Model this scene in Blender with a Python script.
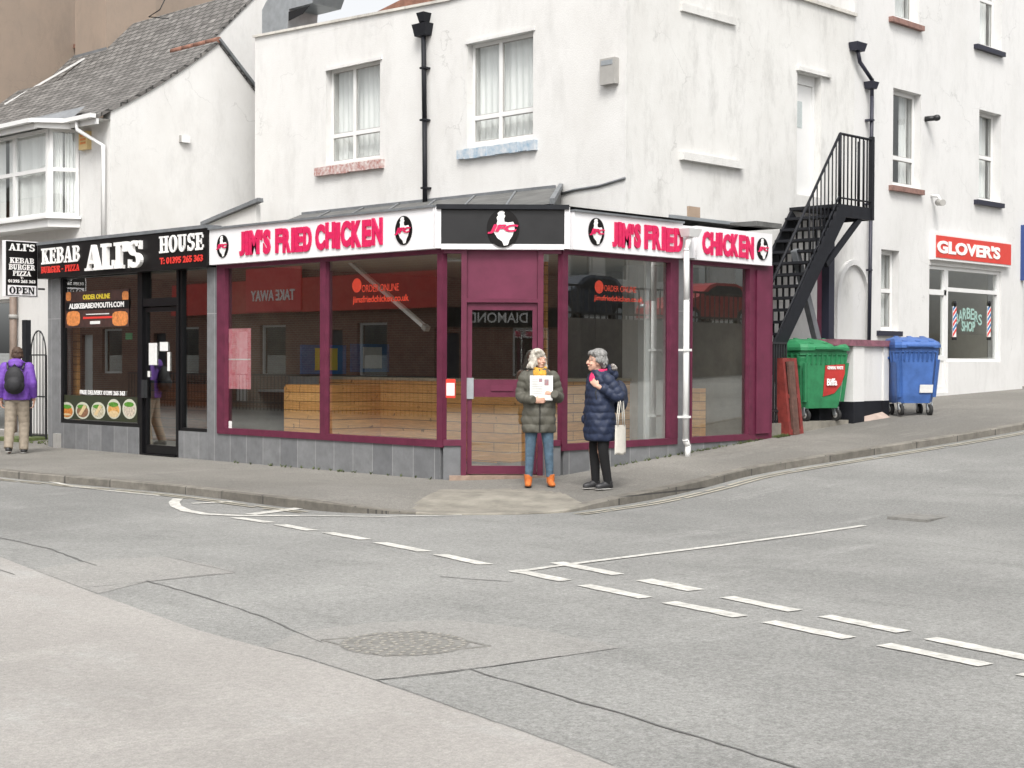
import bpy, bmesh, math, random
from mathutils import Vector, Matrix, Euler
random.seed(7)
for o in list(bpy.data.objects): bpy.data.objects.remove(o)
SC = bpy.context.scene
COL = SC.collection
R = math.radians
# ------------------------------------------------------------------ camera
FPX = 1500.0
PITCH, ROLL = math.atan(22.3/FPX), R(0.21)
FH = Vector((.7162, .6979, 0)).normalized()
R0 = Vector((FH.y, -FH.x, 0))
FWD = (FH*math.cos(PITCH) + Vector((0,0,-math.sin(PITCH)))).normalized()
U0 = R0.cross(FWD)
RIGHT = R0*math.cos(ROLL) + U0*math.sin(ROLL)
UP = U0*math.cos(ROLL) - R0*math.sin(ROLL)
CAM = Vector((-12.84, -12.67, 1.5))
cd = bpy.data.cameras.new('camera'); cam = bpy.data.objects.new('camera', cd); COL.objects.link(cam)
cam.matrix_world = Matrix.Translation(CAM) @ Matrix((RIGHT, UP, -FWD)).transposed().to_4x4()
cd.sensor_width = 36; cd.lens = FPX/1024*36; cd.clip_end = 2000; cd.clip_start = .1
SC.camera = cam
# ------------------------------------------------------------------ sky, sun, exposure
SUN_EL, SUN_AZ = 52, 224      # degrees; azimuth measured counter-clockwise from +X
w = bpy.data.worlds.new('World'); SC.world = w; w.use_nodes = True
nt = w.node_tree; bg = nt.nodes['Background']
sky = nt.nodes.new('ShaderNodeTexSky'); sky.sky_type = 'NISHITA'; sky.sun_disc = False
sky.sun_elevation = R(SUN_EL); sky.sun_rotation = R(90-SUN_AZ); sky.dust_density = 5; sky.air_density = 1; sky.ozone_density = 1
hs = nt.nodes.new('ShaderNodeHueSaturation'); hs.inputs['Saturation'].default_value = .10
nt.links.new(sky.outputs[0], hs.inputs['Color']); nt.links.new(hs.outputs[0], bg.inputs[0])
bg.inputs[1].default_value = .15
sd = bpy.data.lights.new('sun', 'SUN'); so = bpy.data.objects.new('sun', sd); COL.objects.link(so)
sd.energy = 1.1; sd.angle = R(18); sd.color = (1, .95, .88)
sv = Vector((math.cos(R(SUN_EL))*math.cos(R(SUN_AZ)), math.cos(R(SUN_EL))*math.sin(R(SUN_AZ)), math.sin(R(SUN_EL))))
so.rotation_euler = sv.to_track_quat('Z', 'Y').to_euler(); so.location = sv*60
SC.view_settings.view_transform = 'Standard'; SC.view_settings.look = 'None'
SC.view_settings.exposure = 0.80; SC.view_settings.gamma = 1; SC.view_settings.use_curve_mapping = False
SC.render.engine = 'CYCLES'; SC.cycles.max_bounces = 8; SC.cycles.transparent_max_bounces = 16
# ------------------------------------------------------------------ helpers
def ray(px, py):
    return FWD + RIGHT*((px-512)/FPX) + UP*((384-py)/FPX)
def sstep(a, b, x):
    t = min(1, max(0, (x-a)/(b-a))); return t*t*(3-2*t)
def base(x):                       # height of the street: level to the corner, then climbing
    if x <= -1: return 0
    if x < 1: return .07*(x+1)**2/4
    return .07*min(x, 12) + .03*max(0, min(x, 60)-12)
ROADZ = -.11
def gnd(px, py, off=0):            # pixel -> point on the street surface
    d = ray(px, py); lo, hi = 2, 200
    for _ in range(60):
        m = (lo+hi)/2; p = CAM + d*m
        if p.z > base(p.x)+off: lo = m
        else: hi = m
    return CAM + d*lo
class Fr:                          # a facade plane: s along, z up, d outwards
    def __init__(s, o, sd, n): s.o, s.s, s.n = Vector(o), Vector(sd).normalized(), Vector(n).normalized()
    def p(s, a, z, d=0): return s.o + s.s*a + s.n*d + Vector((0,0,z))
    def px(s, x, y, d=0):
        r = ray(x, y); o = s.o + s.n*d
        t = (o-CAM).dot(s.n)/r.dot(s.n); q = CAM + r*t - o
        return q.dot(s.s), q.z + o.z - s.o.z
    def rect(s, x0, y0, x1, y1, d=0):   # left x, top y, right x, bottom y measured at the middle of the rect
        a = s.px(x0, (y0+y1)/2, d)[0]; b = s.px(x1, (y0+y1)/2, d)[0]
        z1 = s.px((x0+x1)/2, y0, d)[1]; z0 = s.px((x0+x1)/2, y1, d)[1]
        return (min(a,b), max(a,b), z0, z1)
class MB:
    def __init__(s): s.v, s.f, s.m, s.sm = [], [], [], []
    def face(s, pts, mi=0, smooth=False):
        i = len(s.v); s.v += [Vector(p) for p in pts]; s.f.append(tuple(range(i, i+len(pts)))); s.m.append(mi); s.sm.append(smooth)
    def mesh(s, vs, fs, mi=0, smooth=False):
        i = len(s.v); s.v += [Vector(p) for p in vs]
        for f in fs: s.f.append(tuple(j+i for j in f)); s.m.append(mi); s.sm.append(smooth)
    def hexa(s, c, mi=0):   # 8 corners: bottom 4 then top 4
        s.mesh(c, [(3,2,1,0),(4,5,6,7),(0,1,5,4),(1,2,6,5),(2,3,7,6),(3,0,4,7)], mi)
    def box(s, x0, x1, y0, y1, z0, z1, mi=0):
        s.hexa([(x0,y0,z0),(x1,y0,z0),(x1,y1,z0),(x0,y1,z0),(x0,y0,z1),(x1,y0,z1),(x1,y1,z1),(x0,y1,z1)], mi)
    def fb(s, fr, a0, a1, z0, z1, d0, d1, mi=0):
        s.hexa([fr.p(a0,z0,d0),fr.p(a1,z0,d0),fr.p(a1,z0,d1),fr.p(a0,z0,d1),fr.p(a0,z1,d0),fr.p(a1,z1,d0),fr.p(a1,z1,d1),fr.p(a0,z1,d1)], mi)
    def fq(s, fr, a0, a1, z0, z1, d, mi=0):
        s.face([fr.p(a0,z0,d),fr.p(a1,z0,d),fr.p(a1,z1,d),fr.p(a0,z1,d)], mi)
    def poly(s, fr, pts, d0, d1, mi=0):    # prism of (s,z) outline
        n = len(pts); s.mesh([fr.p(a,z,d0) for a,z in pts]+[fr.p(a,z,d1) for a,z in pts],
            [tuple(range(n)), tuple(range(2*n-1, n-1, -1))]+[(i,(i+1)%n,(i+1)%n+n,i+n) for i in range(n)], mi)
    def tube(s, pts, rad, n=10, mi=0, cap=True, smooth=True, sq=None):
        pts = [Vector(p) for p in pts]; rr = rad if isinstance(rad, (list, tuple)) else [rad]*len(pts)
        rings = []; up = None
        for i, p in enumerate(pts):
            t = (pts[min(i+1, len(pts)-1)] - pts[max(i-1, 0)]).normalized()
            if up is None:
                up = Vector((0,0,1)) if abs(t.z) < .9 else Vector((0,1,0))
            x = t.cross(up).normalized(); y = x.cross(t).normalized(); up = y
            rings.append([p + (x*math.cos(k*2*math.pi/n) + y*math.sin(k*2*math.pi/n)*(sq or 1))*rr[i] for k in range(n)])
        vs = [q for r_ in rings for q in r_]; fs = []
        for i in range(len(pts)-1):
            for k in range(n): fs.append((i*n+k, i*n+(k+1)%n, (i+1)*n+(k+1)%n, (i+1)*n+k))
        s.mesh(vs, fs, mi, smooth)
        if cap: s.face(rings[0][::-1], mi); s.face(rings[-1], mi)
    def bar(s, a, b, w, h=None, mi=0):
        h = h or w; a, b = Vector(a), Vector(b); t = (b-a).normalized()
        up = Vector((0,0,1)) if abs(t.z) < .98 else Vector((0,1,0))
        x = t.cross(up).normalized()*w/2; y = x.cross(t).normalized()*h/2
        s.hexa([a-x-y,a+x-y,a+x+y,a-x+y,b-x-y,b+x-y,b+x+y,b-x+y], mi)
    def ell(s, c, r, mi=0, rot=None, nu=16, nv=10):
        c = Vector(c); vs = []; fs = []
        for j in range(nv+1):
            th = math.pi*j/nv
            for i in range(nu):
                ph = 2*math.pi*i/nu
                q = Vector((r[0]*math.sin(th)*math.cos(ph), r[1]*math.sin(th)*math.sin(ph), r[2]*math.cos(th)))
                if rot: q = rot @ q
                vs.append(c+q)
        for j in range(nv):
            for i in range(nu): fs.append((j*nu+i, (j+1)*nu+i, (j+1)*nu+(i+1)%nu, j*nu+(i+1)%nu))
        s.mesh(vs, fs, mi, True)
    def build(s, name, mats, parent=None, origin=None, remesh=None, smooth_it=0):
        me = bpy.data.meshes.new(name)
        off = Vector((0,0,0))
        if parent is not None:
            q = parent
            while q is not None: off += q.location; q = q.parent
        elif origin is not None: off = Vector(origin)
        elif s.v:
            xs = [v.x for v in s.v]; ys = [v.y for v in s.v]; off = Vector(((min(xs)+max(xs))/2, (min(ys)+max(ys))/2, min(v.z for v in s.v)))
        me.from_pydata([v-off for v in s.v], [], s.f)
        mats = mats if isinstance(mats, (list, tuple)) else [mats]
        for m in mats: me.materials.append(m)
        me.polygons.foreach_set('material_index', s.m); me.polygons.foreach_set('use_smooth', s.sm)
        bm = bmesh.new(); bm.from_mesh(me)
        bmesh.ops.remove_doubles(bm, verts=bm.verts, dist=1e-5)
        bmesh.ops.recalc_face_normals(bm, faces=bm.faces) if len(bm.faces) > 1 else None
        uv = bm.loops.layers.uv.new('UVMap')
        for f in bm.faces:
            n = f.normal
            if abs(n.z) > .9:
                for l in f.loops: q = l.vert.co+off; l[uv].uv = (q.x, q.y)
            else:
                h = math.hypot(n.x, n.y) or 1; tx, ty = -n.y/h, n.x/h
                if tx+ty < 0 or (abs(tx+ty) < 1e-3 and tx < 0): tx, ty = -tx, -ty
                for l in f.loops: q = l.vert.co+off; l[uv].uv = (q.x*tx+q.y*ty, q.z/max(h, .2))
        bm.to_mesh(me); bm.free()
        o = bpy.data.objects.new(name, me); COL.objects.link(o)
        if parent is not None: o.parent = parent
        else: o.location = off
        if remesh:
            md = o.modifiers.new('r', 'REMESH'); md.mode = 'VOXEL'; md.voxel_size = remesh; md.use_smooth_shade = True
            if smooth_it: ms = o.modifiers.new('s', 'SMOOTH'); ms.iterations = smooth_it; ms.factor = .5
            dg = bpy.context.evaluated_depsgraph_get(); dg.update()
            m2 = bpy.data.meshes.new_from_object(o.evaluated_get(dg)); m2.name = name
            o.modifiers.clear(); o.data = m2
            if not len(m2.materials):
                for m in mats: m2.materials.append(m)
        return o
def tag(o, label=None, cat=None, group=None, kind=None):
    if label: o['label'] = label
    if cat: o['category'] = cat
    if group: o['group'] = group
    if kind: o['kind'] = kind
    return o
def thing(name, loc, label, cat, group=None, rz=0):
    o = bpy.data.objects.new(name, None); COL.objects.link(o); o.location = loc; o.rotation_euler.z = rz; o.empty_display_size = .2
    return tag(o, label, cat, group)
def struct(mb, name, mat): return tag(mb.build(name, mat, origin=(0,0,0)), kind='structure')
def copy_tree(o, parent=None):
    c = o.copy(); COL.objects.link(c)
    if parent is not None: c.parent = parent
    for ch in list(o.children): copy_tree(ch, c)
    return c
# wall panel with rectangular openings, real thickness and reveals
def wall(mb, fr, s0, s1, z0, z1, holes, thick, mi=0, top=None):
    ss = sorted({s0, s1, *[h[0] for h in holes], *[h[1] for h in holes]}); zs = sorted({z0, z1, *[h[2] for h in holes], *[h[3] for h in holes]})
    ss = [a for a in ss if s0 <= a <= s1]; zs = [a for a in zs if z0 <= a <= z1]
    def solid(i, j):
        if i < 0 or j < 0 or i >= len(ss)-1 or j >= len(zs)-1: return False
        a, b = (ss[i]+ss[i+1])/2, (zs[j]+zs[j+1])/2
        return not any(h[0] < a < h[1] and h[2] < b < h[3] for h in holes)
    for i in range(len(ss)-1):
        for j in range(len(zs)-1):
            if not solid(i, j): continue
            a, b, c, d = ss[i], ss[i+1], zs[j], zs[j+1]
            mb.fq(fr, a, b, c, d, 0, mi); mb.fq(fr, a, b, c, d, -thick, mi)
            if not solid(i-1, j): mb.face([fr.p(a,c,0),fr.p(a,d,0),fr.p(a,d,-thick),fr.p(a,c,-thick)], mi)
            if not solid(i+1, j): mb.face([fr.p(b,c,0),fr.p(b,d,0),fr.p(b,d,-thick),fr.p(b,c,-thick)], mi)
            if not solid(i, j-1): mb.face([fr.p(a,c,0),fr.p(b,c,0),fr.p(b,c,-thick),fr.p(a,c,-thick)], mi)
            if not solid(i, j+1): mb.face([fr.p(a,d,0),fr.p(b,d,0),fr.p(b,d,-thick),fr.p(a,d,-thick)], mi)
# ------------------------------------------------------------------ materials
def mat(name, col, rough=.7, metal=0, var=.0, vscale=4, bump=0, bscale=60, col2=None, streak=1, spec=.5, coat=0):
    m = bpy.data.materials.new(name); m.use_nodes = True; t = m.node_tree; b = t.nodes['Principled BSDF']
    b.inputs['Roughness'].default_value = rough; b.inputs['Metallic'].default_value = metal
    b.inputs['Specular IOR Level'].default_value = spec; b.inputs['Coat Weight'].default_value = coat
    c = (*col, 1); b.inputs['Base Color'].default_value = c
    g = t.nodes.new('ShaderNodeNewGeometry')
    if var or col2:
        mp = t.nodes.new('ShaderNodeMapping'); t.links.new(g.outputs['Position'], mp.inputs[0]); mp.inputs['Scale'].default_value = (1, 1, 1/streak)
        n = t.nodes.new('ShaderNodeTexNoise'); n.inputs['Scale'].default_value = vscale; n.inputs['Detail'].default_value = 6; n.inputs['Roughness'].default_value = .65
        t.links.new(mp.outputs[0], n.inputs['Vector'])
        r = t.nodes.new('ShaderNodeValToRGB'); t.links.new(n.outputs[0], r.inputs[0])
        r.color_ramp.elements[0].position = .3; r.color_ramp.elements[1].position = .7
        c2 = col2 or [x*(1-var) for x in col]
        r.color_ramp.elements[0].color = (*c2, 1); r.color_ramp.elements[1].color = (*[min(1, x*(1+var*.35)) for x in col], 1)
        t.links.new(r.outputs[0], b.inputs['Base Color'])
    if bump:
        n = t.nodes.new('ShaderNodeTexNoise'); n.inputs['Scale'].default_value = bscale; n.inputs['Detail'].default_value = 4
        t.links.new(g.outputs['Position'], n.inputs['Vector'])
        bp = t.nodes.new('ShaderNodeBump'); bp.inputs['Strength'].default_value = bump; bp.inputs['Distance'].default_value = .01
        t.links.new(n.outputs[0], bp.inputs['Height']); t.links.new(bp.outputs[0], b.inputs['Normal'])
    return m
def nodes_of(m): t = m.node_tree; return t, t.nodes['Principled BSDF']
def mix(t, fac, a, b, mode='MIX'):
    x = t.nodes.new('ShaderNodeMix'); x.data_type = 'RGBA'; x.blend_type = mode
    for sock, val in ((x.inputs[0], fac), (x.inputs[6], a), (x.inputs[7], b)):
        if isinstance(val, bpy.types.NodeSocket): t.links.new(val, sock)
        elif isinstance(val, (int, float)): sock.default_value = val
        else: sock.default_value = (*val, 1)
    return x.outputs[2]
def noise(t, scale, detail=5, rough=.6, stretch=(1,1,1), vec=None):
    g = t.nodes.new('ShaderNodeNewGeometry'); mp = t.nodes.new('ShaderNodeMapping'); mp.inputs['Scale'].default_value = stretch
    t.links.new(g.outputs['Position'], mp.inputs[0])
    n = t.nodes.new('ShaderNodeTexNoise'); n.inputs['Scale'].default_value = scale; n.inputs['Detail'].default_value = detail; n.inputs['Roughness'].default_value = rough
    t.links.new(mp.outputs[0], n.inputs['Vector']); return n.outputs[0]
def ramp(t, src, p0, p1, c0=(0,0,0), c1=(1,1,1)):
    r = t.nodes.new('ShaderNodeValToRGB'); t.links.new(src, r.inputs[0])
    r.color_ramp.elements[0].position = p0; r.color_ramp.elements[1].position = p1
    r.color_ramp.elements[0].color = (*c0, 1); r.color_ramp.elements[1].color = (*c1, 1); return r.outputs[0]
def render_wall(name, col, dirt, amt):      # painted render: soft stains, runs, hairline cracks
    m = mat(name, col, .85, bump=.35, bscale=45); t, b = nodes_of(m)
    c = mix(t, ramp(t, noise(t, .9, 8, .72, (1,1,.7)), .40, .78), col, dirt)
    m1 = t.nodes.new('ShaderNodeMath'); m1.operation = 'MULTIPLY'; m1.inputs[1].default_value = amt
    t.links.new(ramp(t, noise(t, 2.2, 9, .80, (1,1,.35)), .50, .72), m1.inputs[0])
    c = mix(t, m1.outputs[0], c, [x*.62 for x in dirt])
    m2 = t.nodes.new('ShaderNodeMath'); m2.operation = 'MULTIPLY'; m2.inputs[1].default_value = .35
    t.links.new(ramp(t, noise(t, 22, 6, .8), .62, .78), m2.inputs[0])
    c = mix(t, m2.outputs[0], c, [x*.7 for x in dirt])
    g = t.nodes.new('ShaderNodeNewGeometry'); nz = t.nodes.new('ShaderNodeTexNoise'); nz.inputs['Scale'].default_value = 1.6; nz.inputs['Detail'].default_value = 6
    t.links.new(g.outputs['Position'], nz.inputs['Vector'])
    ad = t.nodes.new('ShaderNodeVectorMath'); ad.operation = 'MULTIPLY_ADD'; ad.inputs[1].default_value = (1.5,1.5,1.5); t.links.new(nz.outputs['Color'], ad.inputs[0]); t.links.new(g.outputs['Position'], ad.inputs[2])
    vo = t.nodes.new('ShaderNodeTexVoronoi'); vo.feature = 'DISTANCE_TO_EDGE'; vo.inputs['Scale'].default_value = .42; t.links.new(ad.outputs[0], vo.inputs['Vector'])
    cr = ramp(t, vo.outputs['Distance'], .0015, .006, (1,1,1), (0,0,0)); m3 = t.nodes.new('ShaderNodeMath'); m3.operation = 'MULTIPLY'
    t.links.new(cr, m3.inputs[0]); t.links.new(ramp(t, noise(t, .7, 3), .5, .62, (0,0,0), (.42,.42,.42)), m3.inputs[1])
    c = mix(t, m3.outputs[0], c, [x*.5 for x in dirt])
    t.links.new(c, b.inputs['Base Color']); return m
def brick_mat(name, c1, c2, mortar, bw, bh, ms=.008, rough=.8, offset=.5, vary=.25, bump=.4):
    m = mat(name, c1, rough); t, b = nodes_of(m)
    uv = t.nodes.new('ShaderNodeUVMap'); uv.uv_map = 'UVMap'
    br = t.nodes.new('ShaderNodeTexBrick'); t.links.new(uv.outputs[0], br.inputs['Vector'])
    br.inputs['Scale'].default_value = 1; br.inputs['Brick Width'].default_value = bw; br.inputs['Row Height'].default_value = bh
    br.inputs['Mortar Size'].default_value = ms; br.inputs['Mortar Smooth'].default_value = .1; br.offset = offset; br.inputs['Bias'].default_value = 0
    br.inputs['Color1'].default_value = (*c1, 1); br.inputs['Color2'].default_value = (*c2, 1); br.inputs['Mortar'].default_value = (*mortar, 1)
    c = mix(t, vary, br.outputs['Color'], ramp(t, noise(t, 5, 7, .7), .3, .7, (.25,.25,.25), (1.0,1.0,1.0)), 'MULTIPLY')
    t.links.new(c, b.inputs['Base Color'])
    bp = t.nodes.new('ShaderNodeBump'); bp.inputs['Strength'].default_value = bump; bp.inputs['Distance'].default_value = .01; bp.invert = True
    t.links.new(br.outputs['Fac'], bp.inputs['Height']); t.links.new(bp.outputs[0], b.inputs['Normal'])
    return m
def asphalt(name, c0, c1, patch, grain=1.0, sp=.62):
    m = mat(name, c0, .9, bump=.6, bscale=90); t, b = nodes_of(m)
    c = mix(t, ramp(t, noise(t, .55, 6, .6), .35, .7), c0, c1)
    c = mix(t, ramp(t, noise(t, .20, 5, .65, (1,.55,1)), .46, .62, (0,0,0), (.8,.8,.8)), c, [x*.80 for x in c0])
    c = mix(t, ramp(t, noise(t, .9, 7, .75, (.35,1.6,1)), .56, .70, (0,0,0), (.6,.6,.6)), c, [min(1,x*1.14) for x in c1])
    c = mix(t, ramp(t, noise(t, 2.2, 6, .7, (1,.35,1)), .55, .8), c, patch)
    c = mix(t, .62*grain, c, ramp(t, noise(t, 30, 4, .9), .34, .66, (.4,.4,.4), (1.5,1.5,1.5)), 'MULTIPLY')
    c = mix(t, .5*grain, c, ramp(t, noise(t, 95, 3, .8), .38, .62, (.45,.45,.45), (1.5,1.5,1.5)), 'MULTIPLY')
    t.links.new(c, b.inputs['Base Color']); return m
def glass(name, tint=(.93,.96,.95), boost=1.0, rough=0.0):
    m = bpy.data.materials.new(name); m.use_nodes = True; t = m.node_tree; t.nodes.clear()
    out = t.nodes.new('ShaderNodeOutputMaterial'); mx = t.nodes.new('ShaderNodeMixShader'); lw = t.nodes.new('ShaderNodeLayerWeight'); lw.inputs[0].default_value = .5; fr = t.nodes.new('ShaderNodeMath'); fr.operation = 'POWER'; fr.inputs[1].default_value = 4.0; t.links.new(lw.outputs['Facing'], fr.inputs[0])
    ml = t.nodes.new('ShaderNodeMath'); ml.operation = 'MULTIPLY_ADD'; ml.inputs[1].default_value = 1.6*boost; ml.inputs[2].default_value = .25*boost; ml.use_clamp = True
    tr = t.nodes.new('ShaderNodeBsdfTransparent'); tr.inputs[0].default_value = (*tint, 1)
    gl = t.nodes.new('ShaderNodeBsdfGlossy'); gl.inputs['Roughness'].default_value = rough; gl.inputs[0].default_value = (.95,.97,.96,1)
    t.links.new(fr.outputs[0], ml.inputs[0]); t.links.new(ml.outputs[0], mx.inputs[0]); t.links.new(tr.outputs[0], mx.inputs[1]); t.links.new(gl.outputs[0], mx.inputs[2]); t.links.new(mx.outputs[0], out.inputs[0])
    return m
def wood_mat(name, c1, c2, ph, rough=.5, w=3.0):
    m = brick_mat(name, c1, c2, [x*.35 for x in c1], w, ph, .006, rough, .37, .0, .2); t, b = nodes_of(m)
    src = b.inputs['Base Color'].links[0].from_socket
    c = mix(t, .5, src, ramp(t, noise(t, 8, 6, .7, (.5,.5,7)), .35, .65, (.45,.4,.35), (1.2,1.15,1.1)), 'MULTIPLY')
    c = mix(t, ramp(t, noise(t, 9, 2, .5), .68, .74), c, [x*.35 for x in c1])
    t.links.new(c, b.inputs['Base Color']); return m
M = {}
M['white'] = render_wall('white_render', (.66,.655,.64), (.585,.575,.555), .32)
M['white2'] = render_wall('white_render_stained', (.655,.65,.63), (.55,.54,.515), .55)
M['white3'] = render_wall('clean_white_render', (.655,.65,.64), (.58,.575,.56), .32)
M['brownrender'] = render_wall('brown_render', (.30,.235,.185), (.235,.195,.16), .3)
M['upvc'] = mat('white_upvc', (.72,.72,.71), .35, var=.05)
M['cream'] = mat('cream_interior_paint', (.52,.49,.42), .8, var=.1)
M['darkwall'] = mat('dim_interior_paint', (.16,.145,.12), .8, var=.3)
M['maroon'] = mat('maroon_paint', (.118,.020,.046), .45, var=.28, vscale=6, spec=.35)
M['maroon2'] = mat('maroon_panel', (.135,.024,.054), .45, var=.25, vscale=3, spec=.35)
M['black'] = mat('black_gloss', (.007,.007,.008), .3, var=.2, spec=.3)
M['blackmatt'] = mat('black_metal', (.02,.021,.023), .5, var=.3, vscale=12)
M['stair'] = mat('dark_steel_paint', (.013,.014,.018), .6, var=.3, vscale=9, spec=.25)
M['tile'] = brick_mat('grey_slate_tile', (.165,.17,.178), (.24,.245,.25), (.33,.33,.33), .40, 2.2, .007, .45, 0, .45)
M['slate'] = brick_mat('roof_slates', (.16,.152,.143), (.27,.258,.244), (.05,.048,.045), .26, .17, .016, .85, .5, .85, 1.0)
M['felt'] = mat('grey_roofing_felt', (.13,.13,.125), .85, var=.5, vscale=3, bump=.4)
M['lead'] = mat('lead_flashing', (.16,.17,.18), .55, var=.3, vscale=5)
M['signwhite'] = mat('white_sign_panel', (.78,.77,.78), .35, var=.05, vscale=2)
M['signblack'] = mat('black_sign_panel', (.007,.006,.006), .4, var=.4, vscale=3, spec=.25)
M['pink'] = mat('crimson_lettering', (.66,.016,.10), .35, var=.25, vscale=14)
M['red'] = mat('red_sign', (.62,.045,.03), .35, var=.12, vscale=3)
M['redtxt'] = mat('red_lettering', (.68,.04,.03), .4)
M['winred'] = mat('red_window_vinyl', (.75,.07,.03), .5)
M['whitetxt'] = mat('white_lettering', (.85,.84,.82), .5, var=.1, vscale=30)
M['yellow'] = mat('yellow_print', (.80,.62,.05), .5)
M['paper'] = mat('paper', (.72,.72,.70), .8, var=.12, vscale=25)
M['alu'] = mat('galvanised_metal', (.45,.48,.50), .4, .7, var=.2, vscale=6)
M['grey'] = mat('grey_plastic', (.36,.35,.33), .6, var=.15)
M['road'] = asphalt('worn_asphalt', (.212,.212,.202), (.268,.267,.254), (.165,.165,.157), .8)
M['roadpatch'] = asphalt('pinkish_resurfaced_asphalt', (.292,.278,.260), (.335,.320,.300), (.345,.342,.328), .45)
M['repair'] = asphalt('asphalt_repair', (.245,.24,.226), (.285,.278,.262), (.22,.216,.205), .7)
M['pave'] = asphalt('pavement_asphalt', (.165,.157,.140), (.21,.20,.18), (.125,.12,.108), .75)
M['pavepatch'] = asphalt('pavement_patch', (.175,.167,.15), (.215,.205,.186), (.145,.138,.125), .75)
M['concrete'] = mat('pale_concrete', (.245,.228,.192), .9, var=.45, vscale=3, bump=.4)
M['kerb'] = brick_mat('kerb_stone', (.16,.147,.125), (.25,.232,.20), (.07,.066,.06), .9, 5, .010, .9, 0, .7)
M['paint'] = mat('road_paint', (.56,.55,.51), .8, var=.42, vscale=14, bump=.4)
M['yellowline'] = mat('faded_kerb_line', (.38,.355,.29), .8, var=.35, vscale=5)
M['crack'] = mat('bitumen_crack', (.145,.143,.137), .9, var=.35, vscale=20)
M['iron'] = mat('manhole_iron', (.205,.20,.185), .8, .0, var=.4, vscale=14, bump=.5)
M['glass'] = glass('shop_glass')
M['glassup'] = glass('window_glass', (.93,.95,.95), .5)
M['net'] = mat('net_curtain', (.80,.80,.78), .9, var=.15, vscale=5, streak=8)
M['wood'] = wood_mat('pine_planks', (.68,.33,.10), (.80,.44,.16), .13)
M['woodred'] = wood_mat('reddish_wood', (.20,.065,.022), (.26,.09,.03), .16)
M['brick'] = brick_mat('red_brick', (.19,.06,.038), (.27,.10,.06), (.30,.26,.22), .22, .075, .010, .85)
M['redcap'] = mat('red_clay_tile', (.27,.13,.09), .8, var=.4, vscale=9)
M['peel'] = mat('peeling_sill_paint', (.62,.60,.58), .7, col2=(.30,.07,.05), vscale=14)
M['peelblue'] = mat('peeling_blue_sill_paint', (.60,.60,.60), .7, col2=(.22,.34,.45), vscale=8)
M['sillred'] = mat('brick_red_sill', (.26,.15,.125), .8, var=.4, vscale=9)
M['navy'] = mat('dark_blue_paint', (.018,.019,.034), .5, var=.2)
M['floor'] = mat('shop_floor', (.30,.26,.20), .4, var=.2, vscale=2)
M['green'] = mat('green_bin_plastic', (.028,.21,.085), .5, var=.3, vscale=6)
M['blue'] = mat('blue_bin_plastic', (.05,.125,.36), .5, var=.3, vscale=6)
M['rubber'] = mat('black_rubber', (.02,.02,.02), .8)
M['rust'] = mat('brown_wood_board', (.12,.06,.045), .8, var=.5, vscale=12)
M['redcrate'] = mat('faded_red_plastic', (.20,.03,.024), .6, var=.5, vscale=9)
M['redpl'] = mat('red_plastic', (.45,.035,.03), .45, var=.35)
M['blueprint'] = mat('blue_print', (.03,.17,.42), .5, var=.3)
M['orange'] = mat('orange_print', (.70,.25,.07), .6, var=.5, vscale=18)
M['pinkprint'] = mat('pink_print', (.62,.16,.20), .6, col2=(.70,.40,.42), vscale=14)
M['moss'] = mat('moss_and_weeds', (.10,.13,.04), .9, var=.5, vscale=15)
FL = Fr((0,0,0), (0,1,0), (-1,0,0))          # left shop fronts, plane X=0, s=Y
FRT = Fr((0,0,0), (1,0,0), (0,-1,0))         # right shop front, plane Y=0, s=X
CH = 1.04
FD = Fr((CH,0,0), (-1,1,0), (-1,-1,0))       # diagonal corner front, s from right to left
DL = CH*math.sqrt(2)
S1, S2 = 3.95, 1.4
UL = Fr((S1,0,0), (0,1,0), (-1,0,0))         # upper left wall
UR = Fr((0,S2,0), (1,0,0), (0,-1,0))         # upper right wall and tall block
YG = 11.2; XH = 1.37
HG = Fr((0,YG,0), (1,0,0), (0,-1,0))         # gable of the left house
HF = Fr((XH,0,0), (0,1,0), (-1,0,0))         # front of the left house
# ================================================================== ground, roads, pavement
KPX = [(0,477),(60,483),(150,491),(210,497.5),(320,511),(410,514.5),(500,515),(560,513),(600,508),(640,502),(700,489),(760,474),(850,459),(950,443),(1024,430)]
KH =  [.10,   .10,     .10,      .10,        .10,      .03,        .02,      .03,      .07,      .10,      .10,      .10,      .10,      .10,      .10]
kp = [gnd(*k, off=ROADZ) for k in KPX]
kpts = [(-3.0,60,.10),(-3.0,25,.10),(-3.0,12,.10)] + [(p.x,p.y,h) for p,h in zip(kp,KH)] + [(12,-2.6,.10),(20,-2.8,.10),(40,-3,.10),(90,-3,.10)]
def catmull(P, n):
    out = []
    for i in range(len(P)-1):
        p0, p1, p2, p3 = P[max(i-1,0)], P[i], P[i+1], P[min(i+2,len(P)-1)]
        for k in range(n):
            t = k/n; out.append(tuple(.5*(2*b+(c-a)*t+(2*a-5*b+4*c-d)*t*t+(3*b-a-3*c+d)*t**3) for a,b,c,d in zip(p0,p1,p2,p3)))
    out.append(tuple(P[-1])); return out
KN = 16; kc = catmull(kpts, KN)
def gridsheet(xs, ys, dz, skip=None):
    mb = MB(); vs = [(x, y, base(x)+dz) for y in ys for x in xs]; nx = len(xs); fs = []
    for j in range(len(ys)-1):
        for i in range(nx-1): fs.append((j*nx+i, j*nx+i+1, (j+1)*nx+i+1, (j+1)*nx+i))
    mb.mesh(vs, fs, 0, True); return mb
def axis(): return [-400,-200,-100,-60,-40,-25] + [x*.5 for x in range(-40, 61)] + [40,60,100,200,400]
struct(gridsheet(axis(), axis(), ROADZ), 'road', M['road'])
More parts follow.
